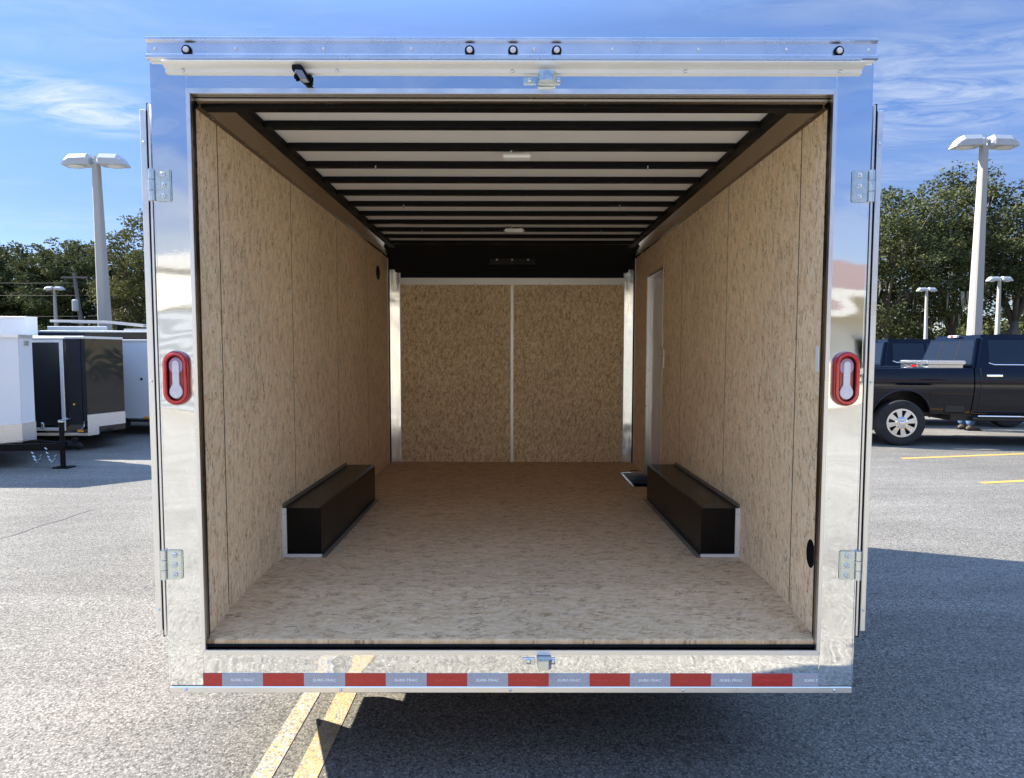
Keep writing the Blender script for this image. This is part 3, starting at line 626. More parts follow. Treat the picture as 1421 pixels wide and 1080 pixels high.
# ------------------------------------------------------------------ other trailers on the lot (left)
def wheel_pair(T2, x, y0, y1, r=.33):
    for y in (y0+.12, y1-.12):
        w = MB().lathe([(.18, -.09), (r-.03, -.1), (r, -.07), (r, .07), (r-.03, .1), (.18, .09)], (x, y, r), 'y', 28, True).build('wheel', M['tyre'], T2, 'auto')
        MB().lathe([(.18, -.05), (.10, -.06), (.04, -.08)], (x, y, r), 'y', 20).build('rim', M['white_panel'], w, 'auto')
def van_trailer(loc, label, x0, xc, tip, y0, y1, zb, zt, skin, plate=0., seams=(), notch=False, mid=None):
    """x0 rear end, xc where the nose starts, tip of the wedge nose; the side at y0 faces the camera"""
    T2 = thing('cargo_trailer', loc, label, 'trailer', 'parked cargo trailers')
    ym = (y0+y1)/2
    MB().prism([(x0, y0), (xc, y0)]+([mid] if mid else [])+[tip, (tip[0]-(y1-tip[1]), y1), (x0, y1)], zb, zt, 'z', .006).build('body', skin, T2)
    off = .012
    d = Vector((tip[0]-xc, tip[1]-y0)).normalized(); n = Vector((d.y, -d.x))*.006
    MB().box(x0-off, xc+.002, y0-off, y0-.001, zt-.03, zt+.012, .003).prism([(xc+.001, y0-off), (tip[0]+off, tip[1]-off), (tip[0], tip[1]), (xc, y0-.001)], zt-.03, zt+.012, 'z').build('top_rail', M['white_alu'], T2)
    MB().box(x0-off, xc+.002, y0-off, y0-.001, zb-.03, zb+.02, .003).build('bottom_rail', M['alu'], T2)
    if plate:
        g = MB(); a = Vector((xc, y0)); b = Vector(tip)
        if notch:
            k = a+(b-a)*.28
            for p, q, z in ((a, k, zb-.03), (k, b, zb+.11)): g.prism([tuple(p), tuple(q), tuple(q+n), tuple(p+n)], z, zb+plate, 'z')
        else: g.prism([tuple(a), tuple(b), tuple(b+n), tuple(a+n)], zb-.03, zb+plate, 'z')
        g.build('stone_guard', M['tread'], T2)
    for x in seams: MB().box(x-.005, x+.005, y0-.003, y0-.0008, zb+.02, zt-.03).build('panel_seam', M['alu'] if skin is M['skin_white'] else M['black_steel'], T2)
    MB().box(x0+.3, xc-.5, y0+.12, y1-.12, zb-.07, zb-.002).build('chassis', M['black_steel'], T2)
    return T2
# white trailer nearest, wedge nose pointing right, tongue jack down
w = van_trailer((-8.8, 9.4, 0), 'white trailer at the left edge with tread plate along its bottom and tongue jack down', -11.2, -8.05, (-7.37, 9.02), 8.45, 10.25, .40, 1.975, M['skin_white'], .25, (-8.6, -9.6))
MB().prism([(-7.372, 9.02), (-7.405, 9.32), (-8.10, 10.05), (-8.1, 9.6)], .40, 1.975, 'z', .004).build('nose_cap', M['skin_white'], w)
MB().prism([(-7.362, 9.015), (-7.395, 9.322), (-7.406, 9.322), (-7.376, 9.02)], .37, .655, 'z').build('nose_guard', M['tread'], w)
MB().prism([(-7.36, 9.008), (-7.392, 9.326), (-7.41, 9.326), (-7.38, 9.02)], 1.945, 1.99, 'z').build('nose_rail', M['alu'], w)
MB().tube([(-7.60, 8.828, .66), (-7.60, 8.828, 1.94)], .006, 6).build('panel_seam', M['alu'], w)
wheel_pair(w, -9.9, 8.5, 10.2, .31)
MB().prism([(-7.374, 9.13), (-7.386, 9.24), (-7.40, 9.24), (-7.388, 9.13)], 1.83, 1.90, 'z').build('corner_bracket', M['zinc'], w)
tg = MB()
for ys in (8.70, 9.6): tg.prism([(-8.1, ys-.03), (-8.1, ys+.03), (-6.60, 8.98), (-6.60, 8.92)], .27, .37, 'z')
tongue = tg.tube([(-6.66, 8.95, .34), (-6.48, 8.95, .33), (-6.44, 8.95, .30)], [.055, .055, .04], 10).box(-6.56, -6.50, 8.92, 8.98, .34, .45).build('tongue', M['black_steel'], w)
jk = MB().tube([(-6.70, 8.92, .02), (-6.70, 8.92, .70)], .034, 12).box(-6.77, -6.63, 8.88, 9.02, .31, .40).build('tongue_jack', M['black_steel'], w)
MB().box(-6.81, -6.58, 8.84, 9.02, .004, .018).build('jack_foot', M['black_steel'], jk)
MB().tube([(-6.70, 8.92, .69), (-6.70, 8.92, .72)], .042, 12).tube([(-6.70, 8.89, .71), (-6.60, 8.88, .735), (-6.55, 8.88, .755)], .014, 8).build('crank', M['zinc'], jk)
MB().tube([(-6.55, 8.88, .75), (-6.575, 8.87, .84)], .019, 8).build('crank_grip', M['rubber'], jk)
for x in (-7.12, -6.90):
    g = MB()
    for k in range(9):
        a = k/8; p = Vector((x+a*.17, 8.86-.03*a, .30-.22*math.sin(a*math.pi*.8)+.03*a)); q = p+Vector((.016, 0, -.012 if a < .5 else .012))
        g.tube([p-(q-p), q], .011, 6)
    g.build('safety_chain', M['zinc'], tongue)
# black trailer with the side door
b_ = van_trailer((-9, 11.4, 0), 'black trailer with a bright framed side door and tread plate nose guard', -11.2, -7.43, (-7.25, 11.25), 10.5, 12.6, .30, 2.0, M['skin_black'], .335, (-7.50, -9.3), True)
wheel_pair(b_, -9.9, 10.56, 12.3, .31)
dr = MB().box(-8.56, -7.86, 10.488, 10.499, .40, 1.90).build('side_door', M['skin_black'], b_)
MB().box(-7.862, -7.80, 10.478, 10.497, .36, 1.955, .004).box(-8.62, -8.56, 10.478, 10.497, .36, 1.955, .004).box(-8.559, -7.863, 10.478, 10.497, 1.90, 1.955, .004).box(-8.559, -7.863, 10.478, 10.497, .36, .41, .004).box(-8.70, -7.76, 10.46, 10.497, 1.962, 1.985, .003).build('door_frame', M['white_alu'], dr)
MB().box(-8.22, -8.17, 10.46, 10.487, .40, .50, .005).build('door_holdback', M['zinc'], dr)
MB().box(-7.60, -7.50, 10.478, 10.498, .335, .375, .004).build('side_marker', M['amber'], b_)
MB().tube([(-7.52, 10.47, .38), (-7.47, 10.47, .44), (-7.47, 10.47, .52)], .014, 8).build('cable_hook', M['zinc'], b_)
MB().lathe([(.02, 0), (.012, -.014)], (-7.65, 10.498, .82), 'y', 10).build('clearance_light', M['amber'], b_)
# plain white side beyond it
c_ = van_trailer((-9.2, 13.5, 0), 'plain white trailer side between the black trailer and the big open trailer', -11.4, -7.0, (-6.8, 12.9), 12.6, 14.4, .34, 1.99, M['skin_white'], 0)
wheel_pair(c_, -10, 12.7, 14.3, .3)
MB().box(-7.72, -7.58, 12.575, 12.598, .345, .39, .004).build('side_marker', M['amber'], c_)
MB().lathe([(.028, 0), (.014, -.014)], (-7.75, 12.598, 1.18), 'y', 10).build('lock_cap', M['black_steel'], c_)
d_ = van_trailer((-11, 15.9, 0), 'long black trailer whose roof edge shows above the white and black trailers', -13.6, -8.0, (-7.6, 15.6), 15.0, 16.9, .45, 2.27, M['skin_black'], 0)
wheel_pair(d_, -11, 15.1, 16.8, .33)
MB().box(-11.75, -10.25, 15.3, 15.34, 2.285, 2.40, .004).box(-10.2, -9.5, 15.9, 15.94, 2.29, 2.36, .004).build('roof_coaming', M['white_panel'], d_)
e_ = van_trailer((-14, 14.9, 0), 'tall white trailer at the far left edge standing higher than the others', -17.2, -11.25, (-11.13, 14.2), 14.0, 15.9, .45, 2.555, M['skin_white'], 0)
wheel_pair(e_, -15, 14.1, 15.8, .33)
ld = thing('ladder', (-10.9, 16.4, 2.29), 'aluminium ladder lying on the roof of the long black trailer', 'ladder')
g = MB()
for yy in (16.2, 16.6): g.prism([(-12.35, 2.62), (-10.9, 2.60), (-9.85, 2.50), (-9.85, 2.42), (-10.9, 2.53), (-12.35, 2.55)], yy-.02, yy+.02, 'y')
g.build('rail', M['alu'], ld)
g = MB()
for k in range(8): x = -12.2+k*.31; z = 2.58-max(0, x+10.9)*.10; g.tube([(x, 16.22, z), (x, 16.58, z)], .018, 8)
g.build('rung', M['alu'], ld)
MB().box(-12.1, -12.05, 16.25, 16.55, 2.29, 2.56).box(-10.6, -10.55, 16.25, 16.55, 2.29, 2.52).build('rest', M['black_steel'], ld)

# ------------------------------------------------------------------ pickups (right)
def pickup(ox, oy):
    """rear axle at (ox, oy+1); nose towards +x; near side at y=oy"""
    P = thing('pickup_truck', (ox+2, oy+1, 0), '', 'truck', 'black pickups parked side by side')
    def bulge(z): return .13*((z-1.12)/.6)**2 + (.012 if z < .98 else 0)
    AX = (ox, ox+4.06); AR = .515
    def bottom(x, base):
        z = base
        for c in AX:
            if abs(x-c) < AR: z = max(z, .44+math.sqrt(AR*AR-(x-c)**2)*1.0+.10)
        return z
    def side(mb, x0, x1, base, top):
        n = max(2, int((x1-x0)/.03)); xs_ = [x0+(x1-x0)*k/n for k in range(n+1)]
        for s in (0, 1):
            cols = []
            for x in xs_:
                zb = bottom(x, base); zt = top(x) if callable(top) else top; col_ = []
                for k in range(13):
                    z = zb+(zt-zb)*k/12; y = bulge(z)
                    col_.append(mb.bm.verts.new((x, oy+y if s == 0 else oy+2.0-y, z)))
                cols.append(col_)
            for a, b in zip(cols, cols[1:]):
                for k in range(12): mb.bm.faces.new((a[k], b[k], b[k+1], a[k+1]))
        return mb
    xb, xg, xf = ox-1.22, ox+1.19, ox+5.0
    bed = side(MB(), xb, xg, .60, 1.455); bed.box(xb, xg, oy+.045, oy+.135, 1.43, 1.462, .01).box(xb, xg, oy+1.865, oy+1.955, 1.43, 1.462, .01)
    bed.box(xb+.04, xb+.10, oy+.135, oy+1.865, .7, 1.46, .01).box(xg-.05, xg, oy+.135, oy+1.865, .9, 1.46).box(xb, xg, oy+.14, oy+1.86, 1.0, 1.03).build('bed', M['truck'], P, True)
    lower = side(MB(), xg+.02, xf, .60, lambda x: 1.465 if x < ox+3.05 else 1.465-.02*(x-ox-3.05))
    lower.box(ox+3.0, xf-.05, oy+.07, oy+1.93, 1.30, 1.40, .04).build('cab_side', M['truck'], P, True)
    MB().prism([(ox+2.95, 1.44), (xf-.1, 1.40), (xf, 1.30), (xf, 1.0), (ox+2.95, 1.0)], oy+.10, oy+1.90, 'y', .03).build('hood', M['truck'], P)
    MB().box(xf-.02, xf+.05, oy+.25, oy+1.75, .80, 1.25, .02).build('grille', M['chrome'], P)
    for y in (oy+.12, oy+1.68): MB().box(xf-.03, xf+.035, y, y+.22, .95, 1.25, .02).build('headlight', M['clear_lens'], P)
    MB().box(xf, xf+.14, oy+.05, oy+1.95, .52, .80, .03).build('front_bumper', M['chrome'], P)
    MB().box(xb-.16, xb-.01, oy+.06, oy+1.94, .55, .78, .03).build('rear_bumper', M['chrome'], P)
    for y in (oy+.035, oy+1.835): MB().box(xb-.012, xb+.06, y, y+.13, 1.0, 1.40, .01).build('tail_lamp', M['red_lens'], P)
    MB().box(xb+.1, xf-.1, oy+.50, oy+1.50, .52, .98).box(xg-.3, ox+3.3, oy+.14, oy+1.86, .48, .62).box(ox+.62, ox+3.4, oy+.13, oy+1.87, .605, 1.0).build('underbody', M['truck_trim'], P)
    # greenhouse
    t = bmesh.new(); zb, zt = 1.462, 2.085
    lo = [(xg+.02, oy+.05), (ox+3.25, oy+.05), (ox+3.25, oy+1.95), (xg+.02, oy+1.95)]; hi = [(xg+.17, oy+.21), (ox+2.45, oy+.21), (ox+2.45, oy+1.79), (xg+.17, oy+1.79)]
    A = [t.verts.new((*p, zb)) for p in lo]; B = [t.verts.new((*p, zt)) for p in hi]; t.faces.new(A[::-1]); t.faces.new(B)
    for k in range(4): t.faces.new((A[k], A[(k+1) % 4], B[(k+1) % 4], B[k]))
    bmesh.ops.recalc_face_normals(t, faces=t.faces[:])
    bmesh.ops.bevel(t, geom=[e for e in t.edges if max(v.co.z for v in e.verts) > 1.6], offset=.07, segments=4, affect='EDGES')
    g = MB(); g.merge(t); cabin = g.build('cab', M['truck'], P, 'auto')
    def lerp(x, z, s):                               # a point on the slanted cab side, a little proud
        f = (z-zb)/(zt-zb); y = .05+.16*f-.006
        return (x, oy+y if s == 0 else oy+2-y, z)
    def pane(x0, x1, x0t, x1t, z0, z1, name='side_window', m=None, grow=0.):
        for s in (0, 1):
            g = MB(); q = [lerp(x0, z0, s), lerp(x1, z0, s), lerp(x1t, z1, s), lerp(x0t, z1, s)]
            q2 = [(p[0], p[1]+(.03 if s == 0 else -.03), p[2]) for p in q]
            a = [g.bm.verts.new(p) for p in q]; b = [g.bm.verts.new(p) for p in q2]
            g.bm.faces.new(a); g.bm.faces.new(b[::-1])
            for k in range(4): g.bm.faces.new((a[k], a[(k+1) % 4], b[(k+1) % 4], b[k]))
            g.build(name, m or M['glass'], cabin)
    pane(xg+.28, xg+1.02, xg+.30, xg+.98, 1.53, 1.98); pane(xg+1.07, ox+3.0, xg+1.04, ox+2.38, 1.53, 1.98)
    for s in (0, 1):                                  # chrome line under the side glass
        g = MB(); g.tube([lerp(xg+.27, 1.56, s), lerp(xg+.36, 1.527, s), lerp(ox+3.02, 1.520, s)], .008, 6); g.build('window_chrome', M['chrome'], cabin)
    g = MB()                                          # rear glass
    def rl(y, z): f = (z-zb)/(zt-zb); return (xg+.02+.15*f-.006, y, z)
    q = [rl(oy+.16, 1.50), rl(oy+1.84, 1.50), rl(oy+1.72, 1.98), rl(oy+.28, 1.98)]; g.quad(*q).quad(*[(p[0]+.03, p[1], p[2]) for p in q][::-1])
    rg = g.build('rear_window', M['glass'], cabin, recalc=False)
    for y in (oy+.70, oy+1.28): MB().tube([rl(y, 1.51), rl(y, 1.97)], .010, 6).build('sash', M['truck_trim'], rg)
    def wl(y, z): f = (z-zb)/(zt-zb); return (ox+3.25-.80*f+.008, y, z)
    MB().quad(wl(oy+.15, 1.50), wl(oy+1.85, 1.50), wl(oy+1.70, 2.0), wl(oy+.30, 2.0)).build('windscreen', M['glass'], cabin)
    hl = MB().box(xg+.145, xg+.20, oy+.86, oy+1.14, 2.045, 2.088, .008).build('high_brake_light', M['clear_lens'], cabin)
    MB().box(xg+.142, xg+.16, oy+.96, oy+1.05, 2.05, 2.083, .004).build('red_section', M['red_lens'], hl)
    MB().prism([(xg+.95, 2.08), (xg+1.25, 2.08), (xg+1.08, 2.14), (xg+1.0, 2.14)], oy+.97, oy+1.03, 'y', .01).build('roof_antenna', M['truck_trim'], cabin)
    # doors: shut lines and handles
    for x0, x1 in ((xg+.12, xg+1.03), (xg+1.05, ox+3.0)):
        for s in (0, 1):
            g = MB()
            def pt(x, z): y = bulge(z)-.003; return (x, oy+y if s == 0 else oy+2-y, z)
            def strip(a, b):
                g.tube([a, ((a[0]+b[0])/2, min(a[1], b[1]) if s == 0 else max(a[1], b[1]), (a[2]+b[2])/2), b], .006, 6)
            z_ = [.66+.80*k/8 for k in range(9)]
            g.tube([pt(x0, z) for z in z_], .006, 6).tube([pt(x1, z) for z in z_], .006, 6).tube([pt(x0, .66), pt(x1, .66)], .006, 6)
            d = g.build('door', M['truck_trim'], P)
            y = bulge(1.32)
            MB().box(x0+.08, x0+.35, *sorted((oy+y-.035, oy+y-.004) if s == 0 else (oy+2-y+.004, oy+2-y+.035)), 1.305, 1.345, .008).build('handle', M['chrome'], d, 'auto')
    for s in (0, 1):
        y = (oy+.02, oy+.10) if s == 0 else (oy+1.90, oy+1.98)
        MB().box(xg+.02, ox+3.1, *y, .485, .56, .02).build('running_board', M['truck_trim'], P)
        MB().box(xg+.10, ox+3.1, *(sorted((oy+.012, oy+.035) if s == 0 else (oy+1.965, oy+1.988))), .566, .59, .006).build('board_trim', M['chrome'], P)
        yy = oy+bulge(.75)-.004 if s == 0 else oy+2-bulge(.75)+.004
        MB().box(ox+.74, ox+1.10, *sorted((yy, yy+(.03 if s == 0 else -.03))), .63, .83, .02).build('bed_step', M['truck_trim'], P)
        mir = MB().box(ox+2.75, ox+2.87, *sorted((oy-.20, oy+.02) if s == 0 else (oy+1.98, oy+2.2)), 1.45, 1.75, .04).build('mirror', M['truck_trim'], P)
        for c in AX:
            arc = []
            for k in range(25):
                a = math.pi*k/24; x = c+AR*math.cos(a); z = .54+AR*math.sin(a); y = bulge(z)-.004; arc.append((x, oy+y if s == 0 else oy+2-y, z))
            MB().tube(arc, .016, 8).build('arch_lip', M['truck'], P, True)
    for c in AX:
        for s in (0, 1):
            yc_ = oy+.17 if s == 0 else oy+1.83; d = -1 if s == 0 else 1
            w = MB().lathe([(.265, -.11), (.36, -.135), (.415, -.115), (.432, -.06), (.432, .06), (.415, .115), (.36, .135), (.265, .11)], (c, yc_, .432), 'y', 48, True).build('wheel', M['tyre'], P, 'auto')
            g = MB().lathe([(.268, d*.10), (.268, d*.125), (.235, d*.125), (.228, d*.09)], (c, yc_, .432), 'y', 40, True)
            for k in range(8):
                a = 2*math.pi*k/8+.2; ca, sa = math.cos(a), math.sin(a); q = []
                for r_, wd in ((.09, .030), (.24, .052)):
                    for sg in ((-1, 1) if r_ < .1 else (1, -1)): q.append((c+r_*ca-sg*wd*sa, .432+r_*sa+sg*wd*ca))
                g.prism(q, *sorted((yc_+d*.085, yc_+d*.112)), 'y', .006)
            g.lathe([(.115, d*.08), (.115, d*.118), (.085, d*.125), (.08, d*.118)], (c, yc_, .432), 'y', 32)
            g.lathe([(.05, d*.118), (.048, d*.150), (.03, d*.158)], (c, yc_, .432), 'y', 24)
            for k in range(8): a = 2*math.pi*k/8; g.lathe([(.011, d*.118), (.009, d*.142)], (c+.068*math.cos(a), yc_, .432+.068*math.sin(a)), 'y', 8)
            g.build('rim', M['chrome'], w, 'auto')
            MB().lathe([(.262, d*.03), (.262, d*.04)], (c, yc_, .432), 'y', 32).build('backing_disc', M['truck_trim'], w)  # black backing sheet standing in for the dark between the spokes
    return P
near = pickup(7.32, 11.15); near['label'] = 'nearer black pickup truck with a silver toolbox across its bed'
def yaw_about(o, pivot, a):                        # both trucks stand a little askew in their bays
    d = Vector(o.location)-pivot; o.rotation_euler.z = a
    o.location = pivot+Vector((d.x*math.cos(a)-d.y*math.sin(a), d.x*math.sin(a)+d.y*math.cos(a), d.z))
PIV, SK = Vector((7.32, 11.32, 0)), R(-7)
yaw_about(near, PIV, SK)
far = copy_tree(near); far.location = Vector(near.location)+Vector((.36, 3.35, 0)); far['label'] = 'second black pickup truck behind the one carrying the toolbox'
tb = thing('truck_toolbox', (8.1, 11.95, 1.4), 'silver tread plate toolbox lying across the bed of the nearer pickup', 'toolbox')
MB().box(7.80, 8.40, 11.30, 12.30, 1.36, 1.525, .01).build('body', M['tread'], tb)
MB().box(7.77, 8.43, 11.27, 12.33, 1.527, 1.60, .018, 2).build('lid', M['tread'], tb)
for y in (11.5, 12.05): MB().box(7.780, 7.799, y, y+.10, 1.47, 1.524, .004).build('latch', M['zinc'], tb)
MB().box(7.785, 7.799, 11.74, 11.88, 1.475, 1.510, .003).build('badge', M['red_lens'], tb)

yaw_about(tb, PIV, SK)

# ------------------------------------------------------------------ person behind the near pickup
def skin_mesh(name, verts, edges, radii, m, parent, root=0, sub=2):
    off = wloc(parent); me = bpy.data.meshes.new(name); me.from_pydata([Vector(v)-off for v in verts], edges, []); me.update()
    o = bpy.data.objects.new(name, me); C.objects.link(o); o.parent = parent
    sk = o.modifiers.new('skin', 'SKIN'); sv = me.skin_vertices[0].data if me.skin_vertices else None
    if sv is None:
        bpy.context.view_layer.objects.active = o; bpy.ops.mesh.customdata_skin_add(); sv = me.skin_vertices[0].data
    for k, r in enumerate(radii): sv[k].radius = (r, r) if not isinstance(r, tuple) else r; sv[k].use_root = (k == root)
    sk.use_smooth_shade = True; ss = o.modifiers.new('sub', 'SUBSURF'); ss.levels = ss.render_levels = sub
    dg = bpy.context.evaluated_depsgraph_get(); dg.update(); m2 = bpy.data.meshes.new_from_object(o.evaluated_get(dg)); o.modifiers.clear(); o.data = m2
    m2.materials.clear(); m2.materials.append(m); bpy.data.meshes.remove(me); return o
px_, py_ = 10.35, 13.62
H = thing('person', (px_, py_, 0), 'person in blue jeans and brown boots standing behind the nearer pickup', 'person')
def at(dx, dy, z): return (px_+dx, py_+dy, z)
V = [at(0, 0, .95), at(0, 0, 1.15), at(0, 0, 1.38), at(0, 0, 1.50), at(.01, 0, 1.60), at(.02, 0, 1.70), at(0, 0, 1.755),
     at(0, -.10, .90), at(0, -.12, .50), at(.0, -.12, .09), at(0, .10, .90), at(0, .12, .50), at(0, .12, .09),
     at(0, -.19, 1.42), at(-.02, -.25, 1.14), at(.06, -.25, .90), at(.09, -.25, .82), at(0, .19, 1.42), at(-.02, .25, 1.14), at(.06, .25, .90), at(.09, .25, .82)]
Ed = [(0, 1), (1, 2), (2, 3), (3, 4), (4, 5), (5, 6), (0, 7), (7, 8), (8, 9), (0, 10), (10, 11), (11, 12), (2, 13), (13, 14), (14, 15), (15, 16), (2, 17), (17, 18), (18, 19), (19, 20)]
Ra = [.14, .13, .14, .06, .085, .095, .06, .095, .062, .042, .095, .062, .042, .06, .045, .03, .04, .06, .045, .03, .04]
skin_mesh('body', V, Ed, Ra, M['skin'], H)
skin_mesh('jeans', [at(0, 0, 1.0), at(0, 0, .9), at(0, -.11, .80), at(0, -.125, .48), at(0, -.125, .10), at(0, .11, .80), at(0, .125, .48), at(0, .125, .10)],
          [(0, 1), (1, 2), (2, 3), (3, 4), (1, 5), (5, 6), (6, 7)], [.17, .17, .12, .10, .092, .12, .10, .092], M['denim'], H)
skin_mesh('shirt', [at(0, 0, .96), at(0, 0, 1.18), at(0, 0, 1.40), at(0, 0, 1.48), at(0, -.19, 1.43), at(-.02, -.25, 1.2), at(0, .19, 1.43), at(-.02, .25, 1.2)],
          [(0, 1), (1, 2), (2, 3), (2, 4), (4, 5), (2, 6), (6, 7)], [.175, .165, .165, .09, .085, .068, .085, .068], M['shirt'], H)
skin_mesh('hair', [at(-.02, 0, 1.72), at(-.015, 0, 1.77), at(-.05, 0, 1.66)], [(0, 1), (0, 2)], [.112, .085, .09], M['hair'], H)
for yy in (-.125, .125):
    g = MB(); t = bmesh.new(); bmesh.ops.create_uvsphere(t, u_segments=16, v_segments=10, radius=1)
    for v in t.verts: v.co = Vector((px_+.07+v.co.x*.165, py_+yy+v.co.y*.058, max(.018, .055+v.co.z*(.075 if v.co.x < .1 else .05))))
    g.merge(t); bt = g.build('boot', M['boot'], H, True)
    MB().box(px_-.09, px_+.23, py_+yy-.056, py_+yy+.056, .001, .024, .008).build('sole', M['rubber'], bt)
for s, y0 in ((-1, -.25), (1, .25)):
    for k in range(4):
        dx = (.105, .115, .112, .10)[k]; dy = y0+(.03-.02*k); skin_mesh('finger', [at(.09, dy, .80), at(dx, dy, .765), at(dx-.012, dy, .72)], [(0, 1), (1, 2)], [.010, .0095, .008], M['skin'], bpy.data.objects['body'] if False else H, 0, 1)
    skin_mesh('thumb', [at(.10, y0-s*.03, .84), at(.125, y0-s*.045, .80), at(.12, y0-s*.05, .77)], [(0, 1), (1, 2)], [.012, .011, .009], M['skin'], H, 0, 1)

# ------------------------------------------------------------------ light poles
def lamp_post(top, base, y, pxh, label, cat='street lamp', yaw=0.):
    """pixel of the pole top and of a lower point on the pole; depth y; head length in photo pixels"""
    a, b = onY(*top, y), onY(*base, y); hl = pxh*y/F_PX
    d = (a-b); foot = b-d*(b.z/d.z)
    P = thing('light_pole', foot, label, cat, 'parking lot light poles')
    wt, wb = hl*.105, hl*.205
    g = MB(); t = bmesh.new(); rings = []
    for p, w in ((foot, wb), (a, wt)):
        c = w*.3; rings.append([t.verts.new((p.x+x, p.y+q, p.z)) for x, q in ((-w, -w+c), (-w+c, -w), (w-c, -w), (w, -w+c), (w, w-c), (w-c, w), (-w+c, w), (-w, w-c))])
    for k in range(8): t.faces.new((rings[0][k], rings[0][(k+1) % 8], rings[1][(k+1) % 8], rings[1][k]))
    t.faces.new(rings[0][::-1]); t.faces.new(rings[1]); g.merge(t); g.build('pole', M['concrete'], P)
    MB().box(a.x-hl*.10, a.x+hl*.10, a.y-hl*.06, a.y+hl*.06, a.z+hl*.10, a.z+hl*.24, hl*.02).tube([(a.x, a.y, a.z-.01), (a.x, a.y, a.z+hl*.28)], hl*.07, 10).build('bracket', M['light_head'], P)
    for s in (-1, 1):
        x0, x1 = a.x+s*hl*.14, a.x+s*hl*1.06
        t = bmesh.new(); rr = []
        for f, hgt, wd in ((0, .26, .20), (.08, .36, .25), (.72, .36, .25), (.88, .24, .24), (1., .06, .20)):
            x = x0+(x1-x0)*f; z0 = a.z+hl*(-.02-.03*f); zt = z0+hl*hgt; w = hl*wd
            rr.append([t.verts.new(q) for q in ((x, a.y-w, z0), (x, a.y-w, z0+(zt-z0)*.55), (x, a.y-w*.6, zt), (x, a.y+w*.6, zt), (x, a.y+w, z0+(zt-z0)*.55), (x, a.y+w, z0))])
        for p, q in zip(rr, rr[1:]):
            for k in range(6): t.faces.new((p[k], p[(k+1) % 6], q[(k+1) % 6], q[k]))
        t.faces.new(rr[0][::-1]); t.faces.new(rr[-1]); bmesh.ops.recalc_face_normals(t, faces=t.faces[:])
        g = MB(); g.merge(t); hd = g.build('lamp_head', M['light_head'], P)
        t = bmesh.new(); bmesh.ops.create_uvsphere(t, u_segments=14, v_segments=8, radius=1)
        for v in t.verts: v.co = Vector(((x0+x1)/2+s*hl*.06+v.co.x*hl*.30, a.y+v.co.y*hl*.19, a.z-hl*.035+min(0, v.co.z)*hl*.085))
        g = MB(); g.merge(t); g.build('lens', M['lamp_glass'], hd, True)
    return P
lamp_post((133.5, 229), (146, 455), 18, 40, 'tall concrete light pole rising behind the black trailer on the left')
lamp_post((1365.5, 203), (1352, 462), 18, 40, 'tall concrete light pole rising behind the pickups on the right')
lamp_post((75.5, 402), (77.5, 440), 45, 12.5, 'small distant light pole above the white trailer on the left')
lamp_post((1286, 403.5), (1284.5, 468), 35, 12.5, 'small distant light pole before the trees, above the second pickup')
lamp_post((1387, 389.5), (1384, 461), 33, 16, 'distant light pole at the right edge, just right of the tall pole')
up = thing('utility_pole', (onZ(113, 505, 0).x*.6, 47, 0), 'leaning grey wooden utility pole with a transformer among the left trees', 'utility pole')
a, b = onY(103, 380, 47), onY(112, 445, 47); d = (a-b); f_ = b-d*(b.z/d.z); up.location = f_
MB().tube([f_, a+d*.02], [.17, .12], 10).build('pole', M['pole_dark'], up)
tp = onY(104.5, 424, 46.7); MB().lathe([(.05, -.45), (.22, -.42), (.22, .38), (.1, .45)], tp, 'z', 14).build('transformer', M['light_head'], up)
MB().box(a.x-1.0, a.x+1.0, a.y-.06, a.y+.06, a.z-.35, a.z-.22).build('crossarm', M['pole_dark'], up)
for k, (z, y) in enumerate(((7.15, 46.8), (6.2, 46.9), (4.6, 46.9))):
    g = MB(); n = 40; g.tube([(-75+150*i/n, y, z+.6*(((i/n)*6 % 1)-.5)**2*4*.4) for i in range(n+1)], .009, 5)
    tag(g.build('power_line', M['wire']), ('uppermost', 'middle', 'lowest')[k]+' of the three thin overhead wires running in front of the trees', 'cable', 'overhead wires')

